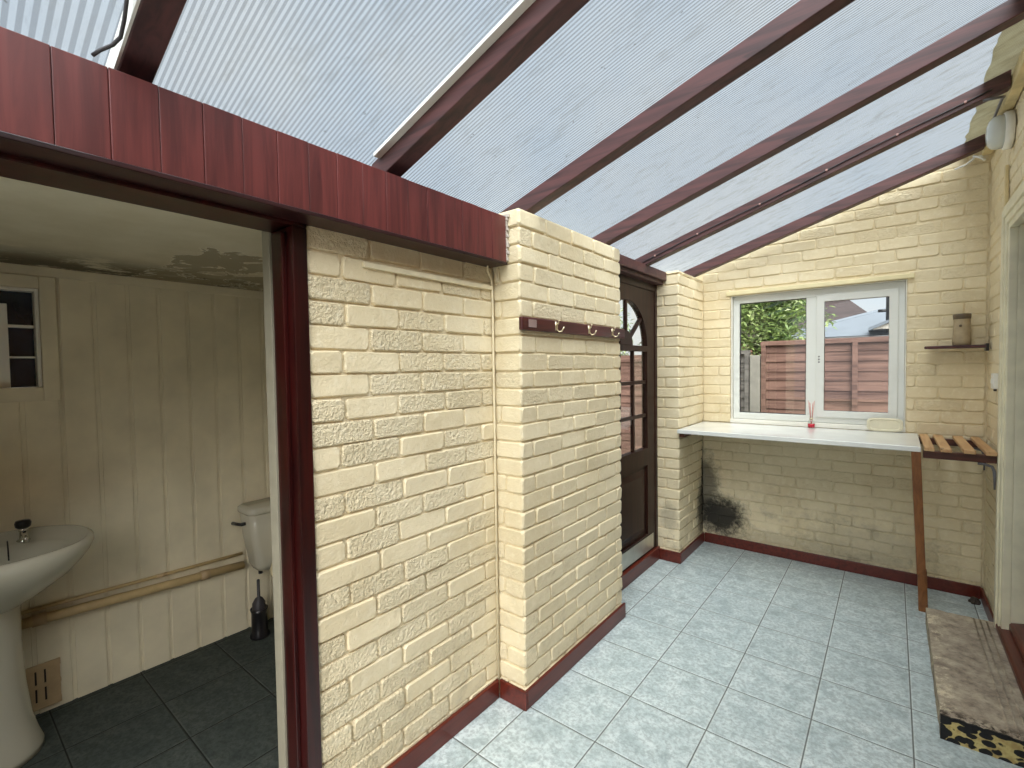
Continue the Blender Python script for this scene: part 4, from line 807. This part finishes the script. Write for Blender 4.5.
# leafy tree over the fence
def tree(name, label, c, r, n, trunk_r, seed, squash=(1, 1, 1)):
    rnd = random.Random(seed); t = thing(name, label, 'tree', (c[0], c[1], GZ))
    obj('trunk', MB().tube([(c[0], c[1], GZ), (c[0] + 0.05, c[1], 0.8), (c[0] - 0.04, c[1] + 0.05, c[2] - r * 0.5), (c[0], c[1], c[2] + r * 0.3)], [trunk_r, trunk_r * 0.8, trunk_r * 0.6, trunk_r * 0.2], 10), M['bark'], t, True)
    lv = MB(); tint = []
    clumps = []
    for _ in range(46):
        while True:
            p = Vector((rnd.uniform(-1, 1), rnd.uniform(-1, 1), rnd.uniform(-1, 1)))
            if p.length < 1: break
        p = p * (0.55 + 0.45 * rnd.random()); clumps.append((Vector((c[0] + p.x * r * squash[0], c[1] + p.y * r * squash[1], c[2] + p.z * r * squash[2])), rnd.uniform(0.18, 0.34), rnd.random()))
    for _ in range(n):
        q, cr2, tn = rnd.choice(clumps); d = Vector((rnd.gauss(0, 1), rnd.gauss(0, 1), rnd.gauss(0, 1))); d = d.normalized() * cr2 * rnd.random() ** 0.4
        p = q + d; L = rnd.uniform(0.06, 0.11); wd = L * 0.42
        ax = Vector((rnd.uniform(-1, 1), rnd.uniform(-1, 1), rnd.uniform(-0.7, 0.4))).normalized(); sd_ = ax.cross(Vector((rnd.uniform(-.4, .4), rnd.uniform(-.4, .4), 1))).normalized(); up = sd_.cross(ax) * wd * 0.25
        lv.add([p, p + ax * L * 0.35 + sd_ * wd * .5 + up, p + ax * L, p + ax * L * 0.35 - sd_ * wd * .5 + up, p + ax * L * 0.4], [(0, 1, 4), (1, 2, 4), (2, 3, 4), (3, 0, 4)])
        tint += [min(1, max(0, 0.45 * tn + 0.55 * rnd.random()))] * 4
    me = obj('foliage', lv, M['leaf'], t); me.data.attributes.new('leaf_tint', 'FLOAT', 'FACE').data.foreach_set('value', tint)
    return t
tree('leafy_tree', 'leafy green tree rising over the grey and red-brown fence', (-0.25, 5.3, 2.15), 0.9, 11000, 0.1, 3, (1.1, 0.5, 0.9))
tree('leafy_shrub', 'small green shrub behind the weathered grey fence panel', (-0.7, 4.5, 1.62), 0.24, 900, 0.04, 5, (1.3, 0.6, 0.7))
tree('distant_tree', 'green tree seen through the arched glass of the dark door', (-3.2, 5.6, 2.0), 0.8, 2600, 0.1, 8, (1.3, 0.7, 0.9))
